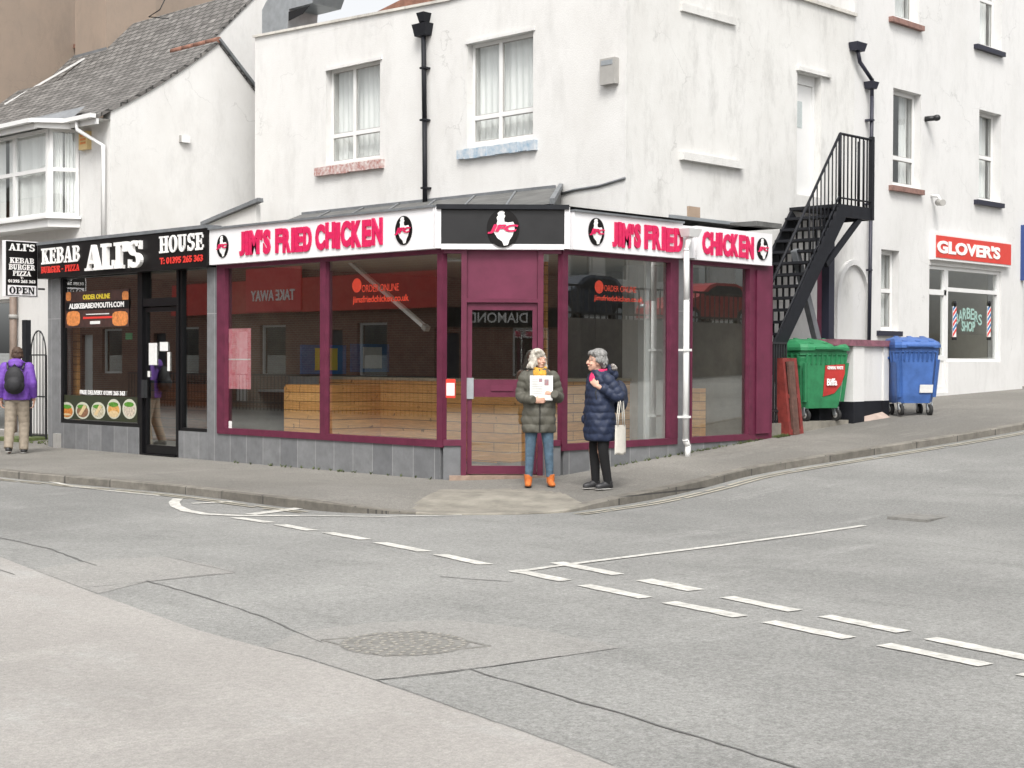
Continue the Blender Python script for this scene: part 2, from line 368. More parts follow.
# pavement: from the wall line to the kerb
def inner(p):
    x, y, h = p
    return (x, y)
pv = MB(); kb = MB()
def offs(P, i, d):
    a, b = Vector(P[max(i-1,0)][:2]), Vector(P[min(i+1,len(P)-1)][:2]); t = (b-a).normalized(); n = Vector((-t.y, t.x))
    return Vector(P[i][:2]) + n*d
KW = .14
kin = [offs(kc, i, KW) for i in range(len(kc))]
tgt = []
for i, k in enumerate(kin):   # the far side of the paving sheet runs underneath the buildings
    if k.y > 1.5: q = Vector((1.6, k.y))
    elif k.x > 2: q = Vector((k.x, 2.2))
    else:
        u = (1.5-k.y)/3.4 if k.x < -.2 else 1
        f = i/len(kin); q = None
    tgt.append(q)
idx = [i for i, q in enumerate(tgt) if q is None]
for n_, i in enumerate(idx):
    f = (n_+1)/(len(idx)+1); tgt[i] = Vector((1.6,1.6)).lerp(Vector((2.0,2.2)), f)
NS = 30
rows = []
for i, k in enumerate(kin):
    h = kc[i][2]; zk = base(kc[i][0])+ROADZ+h
    r_ = []
    for j in range(NS+1):
        q = k.lerp(tgt[i], (j/NS)**1.0); zt = base(q.x)
        dist = (q-k).length; f = sstep(0, 1.3, dist)
        r_.append((q.x, q.y, (zk-.004+ (base(q.x)-base(k.x)))*(1-f) + zt*f))
    rows.append(r_)
vs = [p for r_ in rows for p in r_]; n1 = NS+1
pv.mesh(vs, [(i*n1+j, i*n1+j+1, (i+1)*n1+j+1, (i+1)*n1+j) for i in range(len(rows)-1) for j in range(NS)], 0, True)
def inpoly(x, y, P):
    c = False; n = len(P)
    for i in range(n):
        (x1,y1),(x2,y2) = P[i],P[(i+1)%n]
        if (y1 > y) != (y2 > y) and x < (x2-x1)*(y-y1)/(y2-y1)+x1: c = not c
    return c
def flatpoly(pxs): return [(gnd(*p,off=-.05).x, gnd(*p,off=-.05).y) for p in pxs]
PC = flatpoly([(412,505),(440,494),(520,493),(566,496),(592,507),(575,520),(420,520)])
PR = flatpoly([(262,492),(350,487),(412,494),(404,516),(330,512),(262,500)]); PR2 = flatpoly([(700,462),(770,452),(800,455),(735,468)])
for i_, f in enumerate(pv.f):
    cx_ = sum(pv.v[j].x for j in f)/4; cy_ = sum(pv.v[j].y for j in f)/4
    if inpoly(cx_,cy_,PC): pv.m[i_] = 1
    elif inpoly(cx_,cy_,PR) or inpoly(cx_,cy_,PR2): pv.m[i_] = 2
struct(pv, 'pavement', [M['pave'],M['concrete'],M['pavepatch']])
for i in range(len(kc)-1):
    (xa,ya,ha),(xb,yb,hb) = kc[i], kc[i+1]; a, b = kin[i], kin[i+1]
    za, zb = base(xa)+ROADZ, base(xb)+ROADZ
    kb.face([(xa,ya,za-.1),(xb,yb,zb-.1),(xb,yb,zb+hb-.012),(xa,ya,za+ha-.012)])
    ca, cb = Vector((xa,ya)).lerp(a,.1), Vector((xb,yb)).lerp(b,.1)
    kb.face([(xa,ya,za+ha-.012),(xb,yb,zb+hb-.012),(cb.x,cb.y,zb+hb),(ca.x,ca.y,za+ha)])
    kb.face([(ca.x,ca.y,za+ha),(cb.x,cb.y,zb+hb),(b.x,b.y,zb+hb),(a.x,a.y,za+ha)])
    kb.face([(a.x,a.y,za+ha),(b.x,b.y,zb+hb),(b.x,b.y,zb-.1),(a.x,a.y,za-.1)])
for i_, f in enumerate(kb.f):
    if inpoly(kb.v[f[0]].x, kb.v[f[0]].y, PC): kb.m[i_] = 1
struct(kb, 'kerb', [M['kerb'],M['concrete']])
def pz(x, y):     # height of paving surface near a point
    q = Vector((x, y)); i = min(range(len(kin)), key=lambda j: (kin[j]-q).length); k = kin[i]
    zk = base(kc[i][0])+ROADZ+kc[i][2]; f = sstep(0, 1.3, (k-q).length)
    return (zk-.004+base(x)-base(k.x))*(1-f)+base(x)*f
def decal(pxs, name, m, off, sub=1, onpave=False, mb=None):
    own = mb is None; mb = mb or MB()
    pts = []
    n = len(pxs)
    for i in range(n):
        a, b = pxs[i], pxs[(i+1)%n]
        for k in range(sub): pts.append((a[0]+(b[0]-a[0])*k/sub, a[1]+(b[1]-a[1])*k/sub))
    w_ = []
    for p in pts:
        g = gnd(*p, off=(0 if onpave else ROADZ))
        if onpave: g.z = pz(g.x, g.y)+off
        else: g.z = base(g.x)+ROADZ+off
        w_.append(g)
    mb.face(w_)
    return struct(mb, name, m) if own else mb
def ribbon(pxs, wid, mb, off, wob=0, seg=.25, taper=True):
    P = [gnd(*p, off=ROADZ) for p in pxs]; Q = []
    for a, b in zip(P[:-1], P[1:]):
        n = max(1, int((b-a).length/seg))
        for k in range(n): Q.append(a.lerp(b, k/n))
    Q.append(P[-1])
    Q = [Vector((q.x+random.uniform(-wob,wob), q.y+random.uniform(-wob,wob), 0)) for q in Q]
    L, R_ = [], []
    for i, q in enumerate(Q):
        t = (Q[min(i+1,len(Q)-1)]-Q[max(i-1,0)]).normalized(); n = Vector((-t.y,t.x,0))
        w_ = wid*(random.uniform(.4,1.2) if wob else 1)/2
        for s_, l in ((1,L),(-1,R_)):
            p = q+n*w_*s_; p.z = base(p.x)+ROADZ+off; l.append(p)
    for i in range(len(Q)-1): mb.face([L[i],L[i+1],R_[i+1],R_[i]])
# resurfaced strip in the foreground
def path_of(pxs, z):
    return [Vector((gnd(*p, off=ROADZ).x, gnd(*p, off=ROADZ).y, z)) for p in pxs]
edge = [(-300,450),(0,557),(96,594),(200,631),(300,657.5),(375,681),(460,710),(560,745),(612,766),(720,812)]
pp = path_of(edge, ROADZ+.0015)
near = [Vector((-5.7,-17,ROADZ+.0015)), Vector((-20,-26,ROADZ+.0015)), Vector((-40,0,ROADZ+.0015))]
mb = MB(); mb.face(pp+near); struct(mb, 'resurfaced_road_strip', M['roadpatch'])
mb = MB(); decal([(264,648),(300,632),(372,623),(450,620),(540,630),(620,648),(540,660),(470,669),(376,680.5),(302,657)], None, None, .003, mb=mb)
decal([(34,570),(96,560),(165,557),(215,566),(236,573),(146,582),(98,594)], None, None, .0025, mb=mb)

struct(mb, 'road_repair', M['repair'])
mb = MB()
for line, wd in (([(-40,530),(0,538),(50,549),(95,566)],.04), ([(0,570),(16,575)],.04), ([(145,581),(200,596),(260,616),(322,643)],.035), ([(85,588),(146,582),(220,574)],.02), ([(376,681),(470,670),(560,657)],.028),
                 ([(470,670),(600,708),(700,738),(800,770),(840,782)],.038), ([(440,577),(480,580),(512,582)],.03), ([(610,560),(760,545)],.010),
                 ([(860,528),(940,545),(1024,555)],.014), ([(376,681),(460,710),(560,745),(612,766)],.016), ([(236,573),(165,557)],.010)):
    ribbon(line, wd*.5, mb, .0045, .010, seg=.12)
struct(mb, 'road_cracks', M['crack'])
# painted lines
mb = MB()
R1 = [((555,563),(620,575)),((635,581),(705,590)),((722,598),(800,611)),((820,617),(908,632)),((930,639),(1040,661))]
R2 = [((512,571),(568,581)),((580,586),(650,598)),((667,603),(743,617)),((762,623),(855,638)),((878,646),(992,665)),((1018,675),(1130,694))]
R3 = [((440,555),(486,565)),((380,543),(425,552)),((328,533),(366,540)),((280,525),(312,531)),((236,518),(270,523))]
def dashes(rows_, wd):
    for a, b in rows_:
        A, B = gnd(*a, off=ROADZ), gnd(*b, off=ROADZ); t = (B-A).normalized(); n = Vector((-t.y,t.x,0)); k = 5
        L = []; Rr = []
        for i in range(k+1):
            q = A.lerp(B, i/k)
            for s_, l in ((1,L),(-1,Rr)):
                p = q + n*s_*(wd/2+random.uniform(-.006,.006)) + t*(.03*s_); p.z = base(p.x)+ROADZ+.006; l.append(p)
        for i in range(k): mb.face([L[i],L[i+1],Rr[i+1],Rr[i]])
def diag_dashes(rows_, L, W):
    P0 = [gnd(*a, off=ROADZ) for a, b in rows_]; t = (P0[-1]-P0[0]); t.z = 0; t.normalize(); n = Vector((-t.y,t.x,0))
    for a, b in rows_:
        A, B = gnd(*a, off=ROADZ), gnd(*b, off=ROADZ); d = B-A; d.z = 0; l = d.dot(t); w_ = d.dot(n)

        w_ = math.copysign(min(W, max(abs(w_), W*.8)), w_); k = 6; mid = (A+B)/2; Lh = l/2
        e1 = [random.uniform(-.008,.008) for _ in range(k+1)]; e2 = [random.uniform(-.008,.008) for _ in range(k+1)]
        row = []
        for i in range(k+1):
            u = -Lh+l*i/k
            for s_, e in ((-1,e1),(1,e2)):
                p = mid+t*u+n*(s_*w_/2+e[i]); p.z = base(p.x)+ROADZ+.006; row.append(p)
        for i in range(k): mb.face([row[2*i],row[2*i+2],row[2*i+3],row[2*i+1]])
diag_dashes(R1, None, .16); diag_dashes(R2, None, .16); dashes(R3, .12)
ribbon([(-40,474),(35,478.5),(70,486),(110,491),(160,496)], .07, mb, .006)
ribbon([(512,573),(560,566),(640,556),(720,546),(780,538),(830,531),(864,526)], .075, mb, .0068)
ribbon([(178,499),(174,502.5),(176,506.5),(186,511),(206,514.5),(240,516),(300,516)], .12, mb, .006, seg=.1)
ribbon([(300,516),(380,517),(462,515.5)], .06, mb, .0062)
ribbon([(192,504),(232,502)], .10, mb, .0075); ribbon([(250,515),(305,508)], .16, mb, .0075)
struct(mb, 'road_markings', M['paint'])
mb = MB()
for d in (-.16, -.26):
    for i in range(len(kc)-1):
        if i < KN*7 or i > KN*10:
            if random.random() < .08: continue
            a0, a1, b0, b1 = offs(kc,i,d), offs(kc,i,d-.05), offs(kc,i+1,d), offs(kc,i+1,d-.05)
            mb.face([(q.x,q.y,base(q.x)+ROADZ+.008) for q in (a0,b0,b1,a1)])
struct(mb, 'kerbside_lines', M['yellowline'])
# manhole: round stud cover in a diamond frame
g = gnd(402, 644, off=ROADZ); mh = thing('manhole_cover', (g.x, g.y, ROADZ+.004), 'square iron manhole cover with rings of studs set in the road in the foreground', 'manhole cover')
mb = MB(); gz = ROADZ+.005
c4 = [gnd(*p, off=ROADZ) for p in ((322,641),(420,632),(490,647),(385,657))]
for i in range(4): mb.bar(Vector((c4[i].x,c4[i].y,gz)), Vector((c4[(i+1)%4].x,c4[(i+1)%4].y,gz)), .02, .006)
mb.build('frame', M['iron'], mh)
mb = MB(); cx = sum(c.x for c in c4)/4; cy = sum(c.y for c in c4)/4; mb.face([(cx+.37*math.cos(k*.2618),cy+.37*math.sin(k*.2618),gz) for k in range(24)]); mb.build('plate', M['iron'], mh)
mb = MB(); cx = sum(c.x for c in c4)/4; cy = sum(c.y for c in c4)/4
for r_, n in ((.06,6),(.13,13),(.20,20),(.27,27),(.34,32)):
    for k in range(n):
        a = 2*math.pi*k/n; x, y = cx+r_*math.cos(a), cy+r_*math.sin(a)
        mb.box(x-.013,x+.013,y-.009,y+.009,gz+.0005,gz+.005)
mb.build('studs', mat('worn_stud_metal', (.33,.315,.28), .8, 0, var=.3, vscale=20), mh)
g = gnd(922, 517, off=ROADZ); mb = MB(); mb.box(g.x-.3,g.x+.3,g.y-.22,g.y+.22,base(g.x)+ROADZ-.05,base(g.x)+ROADZ+.012)
tag(mb.build('drain_cover', M['iron']), 'small square drain cover in the side road surface, beyond the give way lines', 'drain cover')

# ================================================================== lettering helpers
def text_mesh(body, height, fr, s, z, d, depth=.01, xs=1.0, bold=.0, align='CENTER', width=None, name='lettering', m=None, parent=None, flip=False, shear=0, label=None, spacing=1.0, origin_thing=True):
    cu = bpy.data.curves.new('t', 'FONT'); cu.body = body; cu.size = 1; cu.extrude = .5; cu.offset = bold; cu.align_x = 'LEFT'; cu.resolution_u = 3; cu.shear = shear; cu.space_character = spacing
    o = bpy.data.objects.new('t', cu); COL.objects.link(o); dg = bpy.context.evaluated_depsgraph_get(); dg.update()
    me = bpy.data.meshes.new_from_object(o.evaluated_get(dg)); vs = [v.co.copy() for v in me.vertices]; fs = [tuple(p.vertices) for p in me.polygons]
    bpy.data.objects.remove(o); bpy.data.curves.remove(cu); bpy.data.meshes.remove(me)
    x0, x1 = min(v.x for v in vs), max(v.x for v in vs); y0, y1 = min(v.y for v in vs), max(v.y for v in vs)
    sy = height/(y1-y0); sx = width/(x1-x0) if width else sy*xs
    dirn = -1 if flip else 1
    W = (x1-x0)*sx
    st = {'CENTER': -W/2, 'LEFT': 0, 'RIGHT': -W}[align]
    mb = MB(); mb.mesh([fr.p(s+dirn*(st+(v.x-x0)*sx), z+(v.y-y0)*sy, d+(v.z+.5)*depth) for v in vs], fs)
    if parent == 'mb': return mb
    return mb.build(name, m, parent)
# slab serif capitals, built stroke by stroke
T_, S_ = .26, .13
def arc(cx, cy, rx, ry, w, a0, a1, wy=None, n=12):
    wy = wy or w*.55; out = []
    for k in range(n):
        a, b = R(a0+(a1-a0)*k/n), R(a0+(a1-a0)*(k+1)/n)
        out.append([(cx+rx*math.cos(a), cy+ry*math.sin(a)), (cx+rx*math.cos(b), cy+ry*math.sin(b)), (cx+(rx-w)*math.cos(b), cy+(ry-wy)*math.sin(b)), (cx+(rx-w)*math.cos(a), cy+(ry-wy)*math.sin(a))])
    return out
def rc(x0,y0,x1,y1): return [(x0,y0),(x1,y0),(x1,y1),(x0,y1)]
SERIF = {
 'K': (.95, [rc(.12,0,.38,1), rc(0,0,.5,.12), rc(0,.88,.5,1), [(.36,.36),(.5,.5),(.86,1),(.68,1)], [(.4,.56),(.56,.62),(.98,0),(.66,0)], rc(.6,0,1.0,.1), rc(.6,.9,.95,1)]),
 'E': (.85, [rc(.12,0,.38,1), rc(0,0,.85,.13), rc(0,.87,.82,1), rc(.3,.44,.64,.56), rc(.75,0,.85,.3), rc(.72,.7,.82,1), rc(.58,.34,.66,.66)]),
 'B': (.88, [rc(.12,0,.38,1), rc(0,0,.5,.11), rc(0,.89,.5,1)] + arc(.5,.745,.34,.255,.2,-90,90,.11) + arc(.5,.28,.38,.28,.22,-90,90,.12)),
 'A': (.98, [[(.42,1),(.58,1),(.94,0),(.64,0)], [(.42,1),(.52,.96),(.2,0),(.08,0)], rc(.22,.26,.7,.38), rc(0,0,.34,.1), rc(.56,0,1.0,.1)]),
 'H': (1.0, [rc(.1,0,.36,1), rc(.64,0,.9,1), rc(.3,.44,.7,.56), rc(0,0,.46,.11), rc(0,.89,.46,1), rc(.54,0,1.0,.11), rc(.54,.89,1.0,1)]),
 'O': (.92, arc(.46,.5,.46,.52,.27,0,360,.09,24)),
 'U': (.95, [rc(.1,.3,.36,1), rc(.66,.3,.8,1), rc(0,.89,.46,1), rc(.56,.89,.9,1)] + arc(.45,.34,.35,.36,.26,180,360,.15)),
 'S': (.80, arc(.4,.73,.36,.29,.25,20,270,.12,14) + arc(.4,.275,.38,.29,.25,-160,90,.12,14) + [rc(.66,.68,.74,1), rc(.04,0,.12,.32)]),
 'L': (.80, [rc(.12,0,.38,1), rc(0,0,.8,.13), rc(0,.87,.5,1), rc(.7,0,.8,.34)]),
 'I': (.5, [rc(.12,0,.38,1), rc(0,0,.5,.13), rc(0,.87,.5,1)]),
 "'": (.26, [rc(.0,.62,.26,1)]),
 'R': (.95, [rc(.12,0,.38,1), rc(0,0,.5,.11), rc(0,.89,.5,1), [(.45,.5),(.68,.52),(.98,0),(.7,0)]] + arc(.5,.74,.34,.26,.2,-90,90,.11)),
 'P': (.85, [rc(.12,0,.38,1), rc(0,0,.5,.11), rc(0,.89,.5,1)] + arc(.5,.72,.35,.28,.2,-90,90,.11)),
 'G': (.95, arc(.46,.5,.46,.52,.26,40,340,.1,20) + [rc(.62,.06,.86,.46), rc(.5,.4,.96,.5), rc(.76,.66,.84,1)]),
 'Z': (.82, [rc(0,0,.8,.12), rc(.02,.88,.8,1), [(0,.1),(.28,.1),(.8,.9),(.5,.9)], rc(.7,0,.8,.32), rc(.02,.7,.12,1)]),
 'N': (.98, [rc(.1,0,.24,1), rc(.76,0,.9,1), [(.1,1),(.38,1),(.9,0),(.7,0)], rc(0,0,.36,.1), rc(0,.9,.3,1), rc(.62,.9,1.0,1)]),
 ' ': (.4, []), '.': (.25, [rc(0,0,.2,.16)]), ':': (.3, [rc(0,.05,.2,.22), rc(0,.5,.2,.67)]), '-': (.45, [rc(0,.38,.36,.52)]),
}
def serif_text(body, height, width, fr, sL, z, d, depth, m, parent, flip, name='lettering', gap=.07, jig=0, kern=None):
    tot = sum(SERIF[c][0]+gap for c in body)-gap; k = width/tot; x = 0; mb = MB(); q = 0; dirn = -1 if flip else 1
    for i, c in enumerate(body):
        dz = random.uniform(-jig, jig)
        if kern and c in kern: x += kern[c]
        for pl in SERIF[c][1]:
            q = (q+1) % 7
            mb.poly(fr, [(sL+dirn*(x+px_)*k, z+(py_+dz)*height) for px_, py_ in pl], d, d+depth+q*.0007)
        x += SERIF[c][0]+gap
    return mb.build(name, m, parent)

# ================================================================== window builder
def window(fr, rc_, parent, rec=.13, cols=(.5,), trans=None, fw=.055, curtain=True, sill=None, m='upvc', gm='glassup', back=None, wd=.05):
    a0, a1, z0, z1 = rc_; e = .004; mb = MB()
    a0 += e; a1 -= e; z0 += e; z1 -= e
    mb.fb(fr,a0,a1,z0,z0+fw,-rec-.06,-rec); mb.fb(fr,a0,a1,z1-fw,z1,-rec-.06,-rec)
    mb.fb(fr,a0,a0+fw,z0+fw,z1-fw,-rec-.06,-rec+.001); mb.fb(fr,a1-fw,a1,z0+fw,z1-fw,-rec-.06,-rec+.001)
    for c in cols: x = a0+(a1-a0)*c; mb.fb(fr,x-wd/2-.01,x+wd/2+.01,z0+fw,z1-fw,-rec-.058,-rec+.002)
    edges = [a0+fw]+[a0+(a1-a0)*c for c in cols]+[a1-fw]
    if trans:
        zt = z0+(z1-z0)*trans
        for i in range(len(edges)-1):
            l = edges[i]+(wd/2+.01 if i else 0); r_ = edges[i+1]-(wd/2+.01 if i < len(edges)-2 else 0)
            mb.fb(fr,l,r_,zt-.035,zt+.035,-rec-.056,-rec+.004)
    zz_ = [z0+fw]+([zt-.035, zt+.035] if trans else [])+[z1-fw]
    for i in range(len(edges)-1):
        l = edges[i]+(wd/2+.01 if i else 0); r_ = edges[i+1]-(wd/2+.01 if i < len(edges)-2 else 0)
        for j in range(0, len(zz_), 2):
            lo, hi = zz_[j], zz_[j+1]; g_ = .014; q1, q2 = -rec-.026, -rec-.012
            mb.fb(fr,l,l+g_,lo,hi,q1,q2,1); mb.fb(fr,r_-g_,r_,lo,hi,q1,q2,1); mb.fb(fr,l+g_,r_-g_,lo,lo+g_,q1,q2,1); mb.fb(fr,l+g_,r_-g_,hi-g_,hi,q1,q2,1)
    w_ = mb.build('window', [M[m],M['grey']], parent)
    mb = MB(); mb.fq(fr,a0+fw*.5,a1-fw*.5,z0+fw*.5,z1-fw*.5,-rec-.03); mb.build('pane', M[gm], w_)
    if curtain:
        mb = MB(); n = 60; P = []
        for i in range(n+1):
            u = a0+(a1-a0)*i/n; P.append((u, -rec-.17+.022*math.sin(i*1.1+random.uniform(-.4,.4))))
        lim = curtain if isinstance(curtain, (list, tuple)) else [(0,1)]
        for i in range(n):
            if not any(l0 <= i/n <= l1 for l0, l1 in lim): continue
            mb.face([fr.p(P[i][0],z0,P[i][1]),fr.p(P[i+1][0],z0,P[i+1][1]),fr.p(P[i+1][0],z1,P[i+1][1]),fr.p(P[i][0],z1,P[i][1])], 0, True)
        mb.build('curtain', M['net'], w_)
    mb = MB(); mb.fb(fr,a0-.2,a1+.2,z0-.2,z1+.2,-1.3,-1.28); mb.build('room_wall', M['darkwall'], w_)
    return w_
def sillbox(fr, x0, y0, x1, y1, parent, m, out=.07, lab=None):
    a, b, c, d = fr.rect(x0, y0, x1, y1, out); mb = MB()
    n = 10
    if m.startswith('peel'):
        for i in range(n):
            u, v = a+(b-a)*i/n, a+(b-a)*(i+1)/n; mb.fb(fr,u,v,c+random.uniform(-.008,.008),d+random.uniform(-.006,.006),-.1,out+random.uniform(-.012,.008))
    else: mb.fb(fr,a,b,c,d,-.1,out)
    o = mb.build('sill', M[m], parent)
    if lab: o['label'] = lab
    return o
# ================================================================== corner building (chicken shop below, white rendered block above)
cb = thing('corner_building', (3,3,0), 'white rendered flat-topped corner building with a maroon framed shop on its chamfered corner', 'building')
ZT = UL.px(253,38)[1]; E0 = UL.px(255,120)[0]; XE = UR.px(855,22)[0]; ZR = UR.px(855,22)[1]
w1 = UL.rect(326,64,380,161); w2 = UL.rect(467,37,533,141)
mb = MB(); sM, zM = UL.px(449,1); wall(mb, UL, S2, E0, 2.99, zM-.02, [w1, w2], .3); mb.poly(UL, [(S2,zM-.019),(sM,zM-.018),(E0,zM-.019),(E0,ZT),(sM,zM),(S2,ZT)], 0, -.3); mb.build('left_wall', M['white'], cb)
dr = UR.rect(797,74,821,196); gd = UR.rect(817,262,832,342); arch = UR.rect(838,292,870,360)
mb = MB(); wall(mb, UR, S1+.3, XE, -.2, ZT, [dr, (gd[0],gd[1],.2,gd[3])], .3); mb.fb(UR,S1+.001,S1+.3,2.99,ZT,-.001,.003)
wr = mb.build('right_wall', M['white2'], cb)
mb = MB(); mb.box(S1+.3,XE,S2+.3,E0,6.9,7.0); mb.box(S1+.3,XE,E0-.3,E0,0,ZT-.01); mb.build('roof', M['felt'], cb)
mb = MB()

for (sa_,za_,sb_,zb_1) in ((S2-.06,ZT,sM,zM),(sM,zM,E0+.03,ZT)):
    mb.hexa([UL.p(sa_,za_-.003,-.34),UL.p(sb_,zb_1-.003,-.34),UL.p(sb_,zb_1-.003,.04),UL.p(sa_,za_-.003,.04),UL.p(sa_,za_+.04,-.34),UL.p(sb_,zb_1+.04,-.34),UL.p(sb_,zb_1+.04,.04),UL.p(sa_,za_+.04,.04)])
mb.fb(UR,S1+.061,XE,ZT-.006,ZT+.051,-.34,.05); mb.build('coping', render_wall('weathered_coping', (.62,.60,.55), (.36,.34,.31), .8), cb)
wa = window(UL, w1, cb, cols=(.56,), trans=.30, rec=.12); wb = window(UL, w2, cb, cols=(.56,), trans=.27, rec=.12)
sillbox(UL, 314,163.5,381,172, cb, 'peel', .08, 'sill with flaking brick red paint')
sillbox(UL, 456,145,534,154.5, cb, 'peelblue', .08, 'sill with flaking pale blue and white paint')
mb = MB()
for q in ((325,62,381,64.5),(465,34,534,36.5)):
    a,b,c,d = UL.rect(*q, .03); mb = MB(); mb.fb(UL,a,b,c-.01,d,0,.03); mb.build('lintel_trim', M['white3'], cb)
# blind window recess outline on the right wall
mb = MB()
a,b,c,d = UR.rect(680,12,734,17); mb.fb(UR,a,b,c-.02,d+.02,0,.05); mb.build('moulding', M['white2'], cb); mb = MB()
a,b,c,d = UR.rect(679,156,740,166); mb.fb(UR,a,b,c+.02,d-.02,0,.09); mb.build('moulding', M['white2'], cb); mb = MB()
a,b,c,d = UR.rect(796,70,826,74); mb.fb(UR,a,b+.1,c,d,0,.06); mb.build('moulding', M['white2'], cb)
# upstairs door
a,b,c,d = dr; mb = MB(); mb.fb(UR,a+.003,b-.003,d-.16,d-.003,-.2,-.13); mb.fb(UR,a+.003,a+.06,c,d-.16,-.2,-.13); mb.fb(UR,b-.06,b-.003,c,d-.16,-.2,-.13)
mb.fb(UR,a+.061,b-.061,c,d-.161,-.2,-.16); D = mb.build('door', M['upvc'], cb); D['label'] = 'white door at the top of the outside staircase'
mb = MB(); mb.fb(UR,a+.22,a+.38,c+1.15,c+1.6,-.158,-.152); mb.build('pane', M['glassup'], D)
mb = MB(); mb.fb(UR,a+.1,a+.13,c+.85,c+1.0,-.158,-.12); mb.build('handle', M['alu'], D)
a,b,c,d = gd; mb = MB(); mb.fb(UR,a+.003,b-.003,.2,d-.003,-.2,-.12); D = mb.build('door', M['maroon'], cb); D['label'] = 'maroon door under the staircase'
# arched recess right of the stairs: raised surround
mb = MB(); s0, s1 = UR.px(834,300)[0], UR.px(872,300)[0]-.12; cxx = (s0+s1)/2; zs = UR.px(850,300)[1]; rr = (s1-s0)/2
P = [(cxx+rr*math.cos(R(k)), zs+rr*1.25*math.sin(R(k))) for k in range(0,181,12)]; Q = [(cxx+(rr-.09)*math.cos(R(k)), zs+(rr*1.25-.09)*math.sin(R(k))) for k in range(0,181,12)]
P = [(P[0][0],.4)]+P+[(P[-1][0],.4)]; Q = [(Q[0][0],.4)]+Q+[(Q[-1][0],.4)]
for i in range(len(P)-1): mb.poly(UR, [P[i],P[i+1],Q[i+1],Q[i]], 0, .07)
mb.build('arch_surround', M['white3'], cb)
# ---- ground floor shop structure
ZS, ZH, ZF = .45, 2.90, 3.44
LE = FL.px(207,340)[0]; RE = 5.62
mb = MB()
mb.fb(FL,CH+.06,LE,-.15,ZS,-.2,-.001); mb.fb(FRT,CH+.06,RE,-.15,ZS-.005,-.2,-.001)
pl0, pl1 = FL.px(218,340)[0], LE
mb.fb(FL,pl0,pl1,ZS,ZH,-.2,-.002)
q0, q1 = FRT.px(677,340)[0], FRT.px(690,340)[0]; mb.fb(FRT,q0,q1,ZS-.005,ZH,-.2,-.002)
dj0, dj1 = FD.px(461,400)[0], FD.px(543,400)[0]; dj0, dj1 = min(dj0,dj1), max(dj0,dj1)
mb.fb(FD,.0,dj0-.002,-.15,ZS-.004,-.2,0); mb.fb(FD,dj1+.002,DL,-.15,ZS-.004,-.2,0)
t_ = mb.build('stall_riser', M['tile'], cb)
mb = MB(); mb.fb(FD,dj0-.12,dj1+.14,-.1,.075,-.3,.12); mb.build('doorstep', mat('worn_doorstep', (.30,.22,.17), .9, var=.4, vscale=7), cb)
def bars(fr, lst, d0=-.06, d1=.02):
    mb = MB()
    for i, (a,b,c,d) in enumerate(lst): mb.fb(fr,a,b,c,d,d0,d1+(i%2)*.004)
    return mb
X = lambda fr, x: fr.px(x, 350)[0]
zs0, zs1 = FL.px(340,441)[1], FL.px(340,434.5)[1]
a0, a1 = X(FL,443.5), X(FL,218)
m0, m1 = X(FL,326.5), X(FL,321); j1 = X(FL,226); r1 = X(FL,438)
lw = bars(FL, [(a0-.01,a1,zs0,zs1),(a0-.01,a1,ZH-.05,ZH+.03),(m0,m1,zs1,ZH-.05),(j1,a1,zs1,ZH-.05),(CH-.0,r1,zs1,ZH-.05)]).build('shopfront_frame', M['maroon'], cb)
mb = MB(); mb.fq(FL,r1,m0,zs1-.01,ZH-.04,-.04); mb.fq(FL,m1,j1,zs1-.01,ZH-.04,-.04); mb.build('pane', M['glass'], lw)
c0 = X(FRT,565); cA = X(FRT,669); cB = X(FRT,677); cC = X(FRT,690); cD = X(FRT,748); cE = X(FRT,762)
z0r, z1r = FRT.px(620,447.5)[1], FRT.px(620,441)[1]
rw = bars(FRT, [(CH+.01,cB,z0r,z1r),(CH+.01,cB,ZH-.05,ZH+.03),(CH+.0,c0+.03,z1r,ZH-.05),(cA,cB,z1r,ZH-.05)]).build('shopfront_frame', M['maroon'], cb)
mb = MB(); mb.fq(FRT,c0+.02,cA+.01,z1r-.01,ZH-.04,-.04); mb.build('pane', M['glass'], rw)
rw2 = bars(FRT, [(cC,RE-.0,z0r,z1r),(cC,RE,ZH-.05,ZH+.03),(cC,cC+.03,z1r,ZH-.05),(cD,RE-.002,z1r,ZH-.05)]).build('shopfront_frame', M['maroon'], cb)
mb = MB(); mb.fb(FRT,cD+.15,RE-.1,z1r,ZH-.06,.034,.05); mb.build('post_panel', M['maroon2'], rw2)
mb = MB(); mb.fq(FRT,cC+.02,cD+.01,z1r-.01,ZH-.04,-.04); mb.build('pane', M['glass'], rw2)
# diagonal: door, narrow side lights, panel over the door
dz = FD.px(500,302.5)[1]
df = bars(FD, [(0.0,dj0,ZS-.004,ZS+.07),(dj1,DL,ZS-.004,ZS+.07),(dj0,dj0+.07,.075,ZH),(dj1-.07,dj1,.075,ZH),(dj0+.07,dj1-.07,dz,dz+.05),(0.0,dj0,ZH-.05,ZH+.02),(dj1,DL,ZH-.05,ZH+.02)],-.1,.02).build('shopfront_frame', M['maroon'], cb)
mb = MB(); mb.fb(FD,dj0+.072,dj1-.072,dz+.052,ZH+.02,-.08,-.02); mb.build('panel', M['maroon2'], df)
mb = MB(); mb.fq(FD,.03,dj0+.01,ZS+.06,ZH-.04,-.04); mb.fq(FD,dj1-.01,DL-.03,ZS+.06,ZH-.04,-.04); mb.build('pane', M['glass'], df)
Z = lambda y: FD.px(500, y)[1]
u0, u1 = dj0+.075, dj1-.075
dm = MB(); dd = (-.075,-.02)
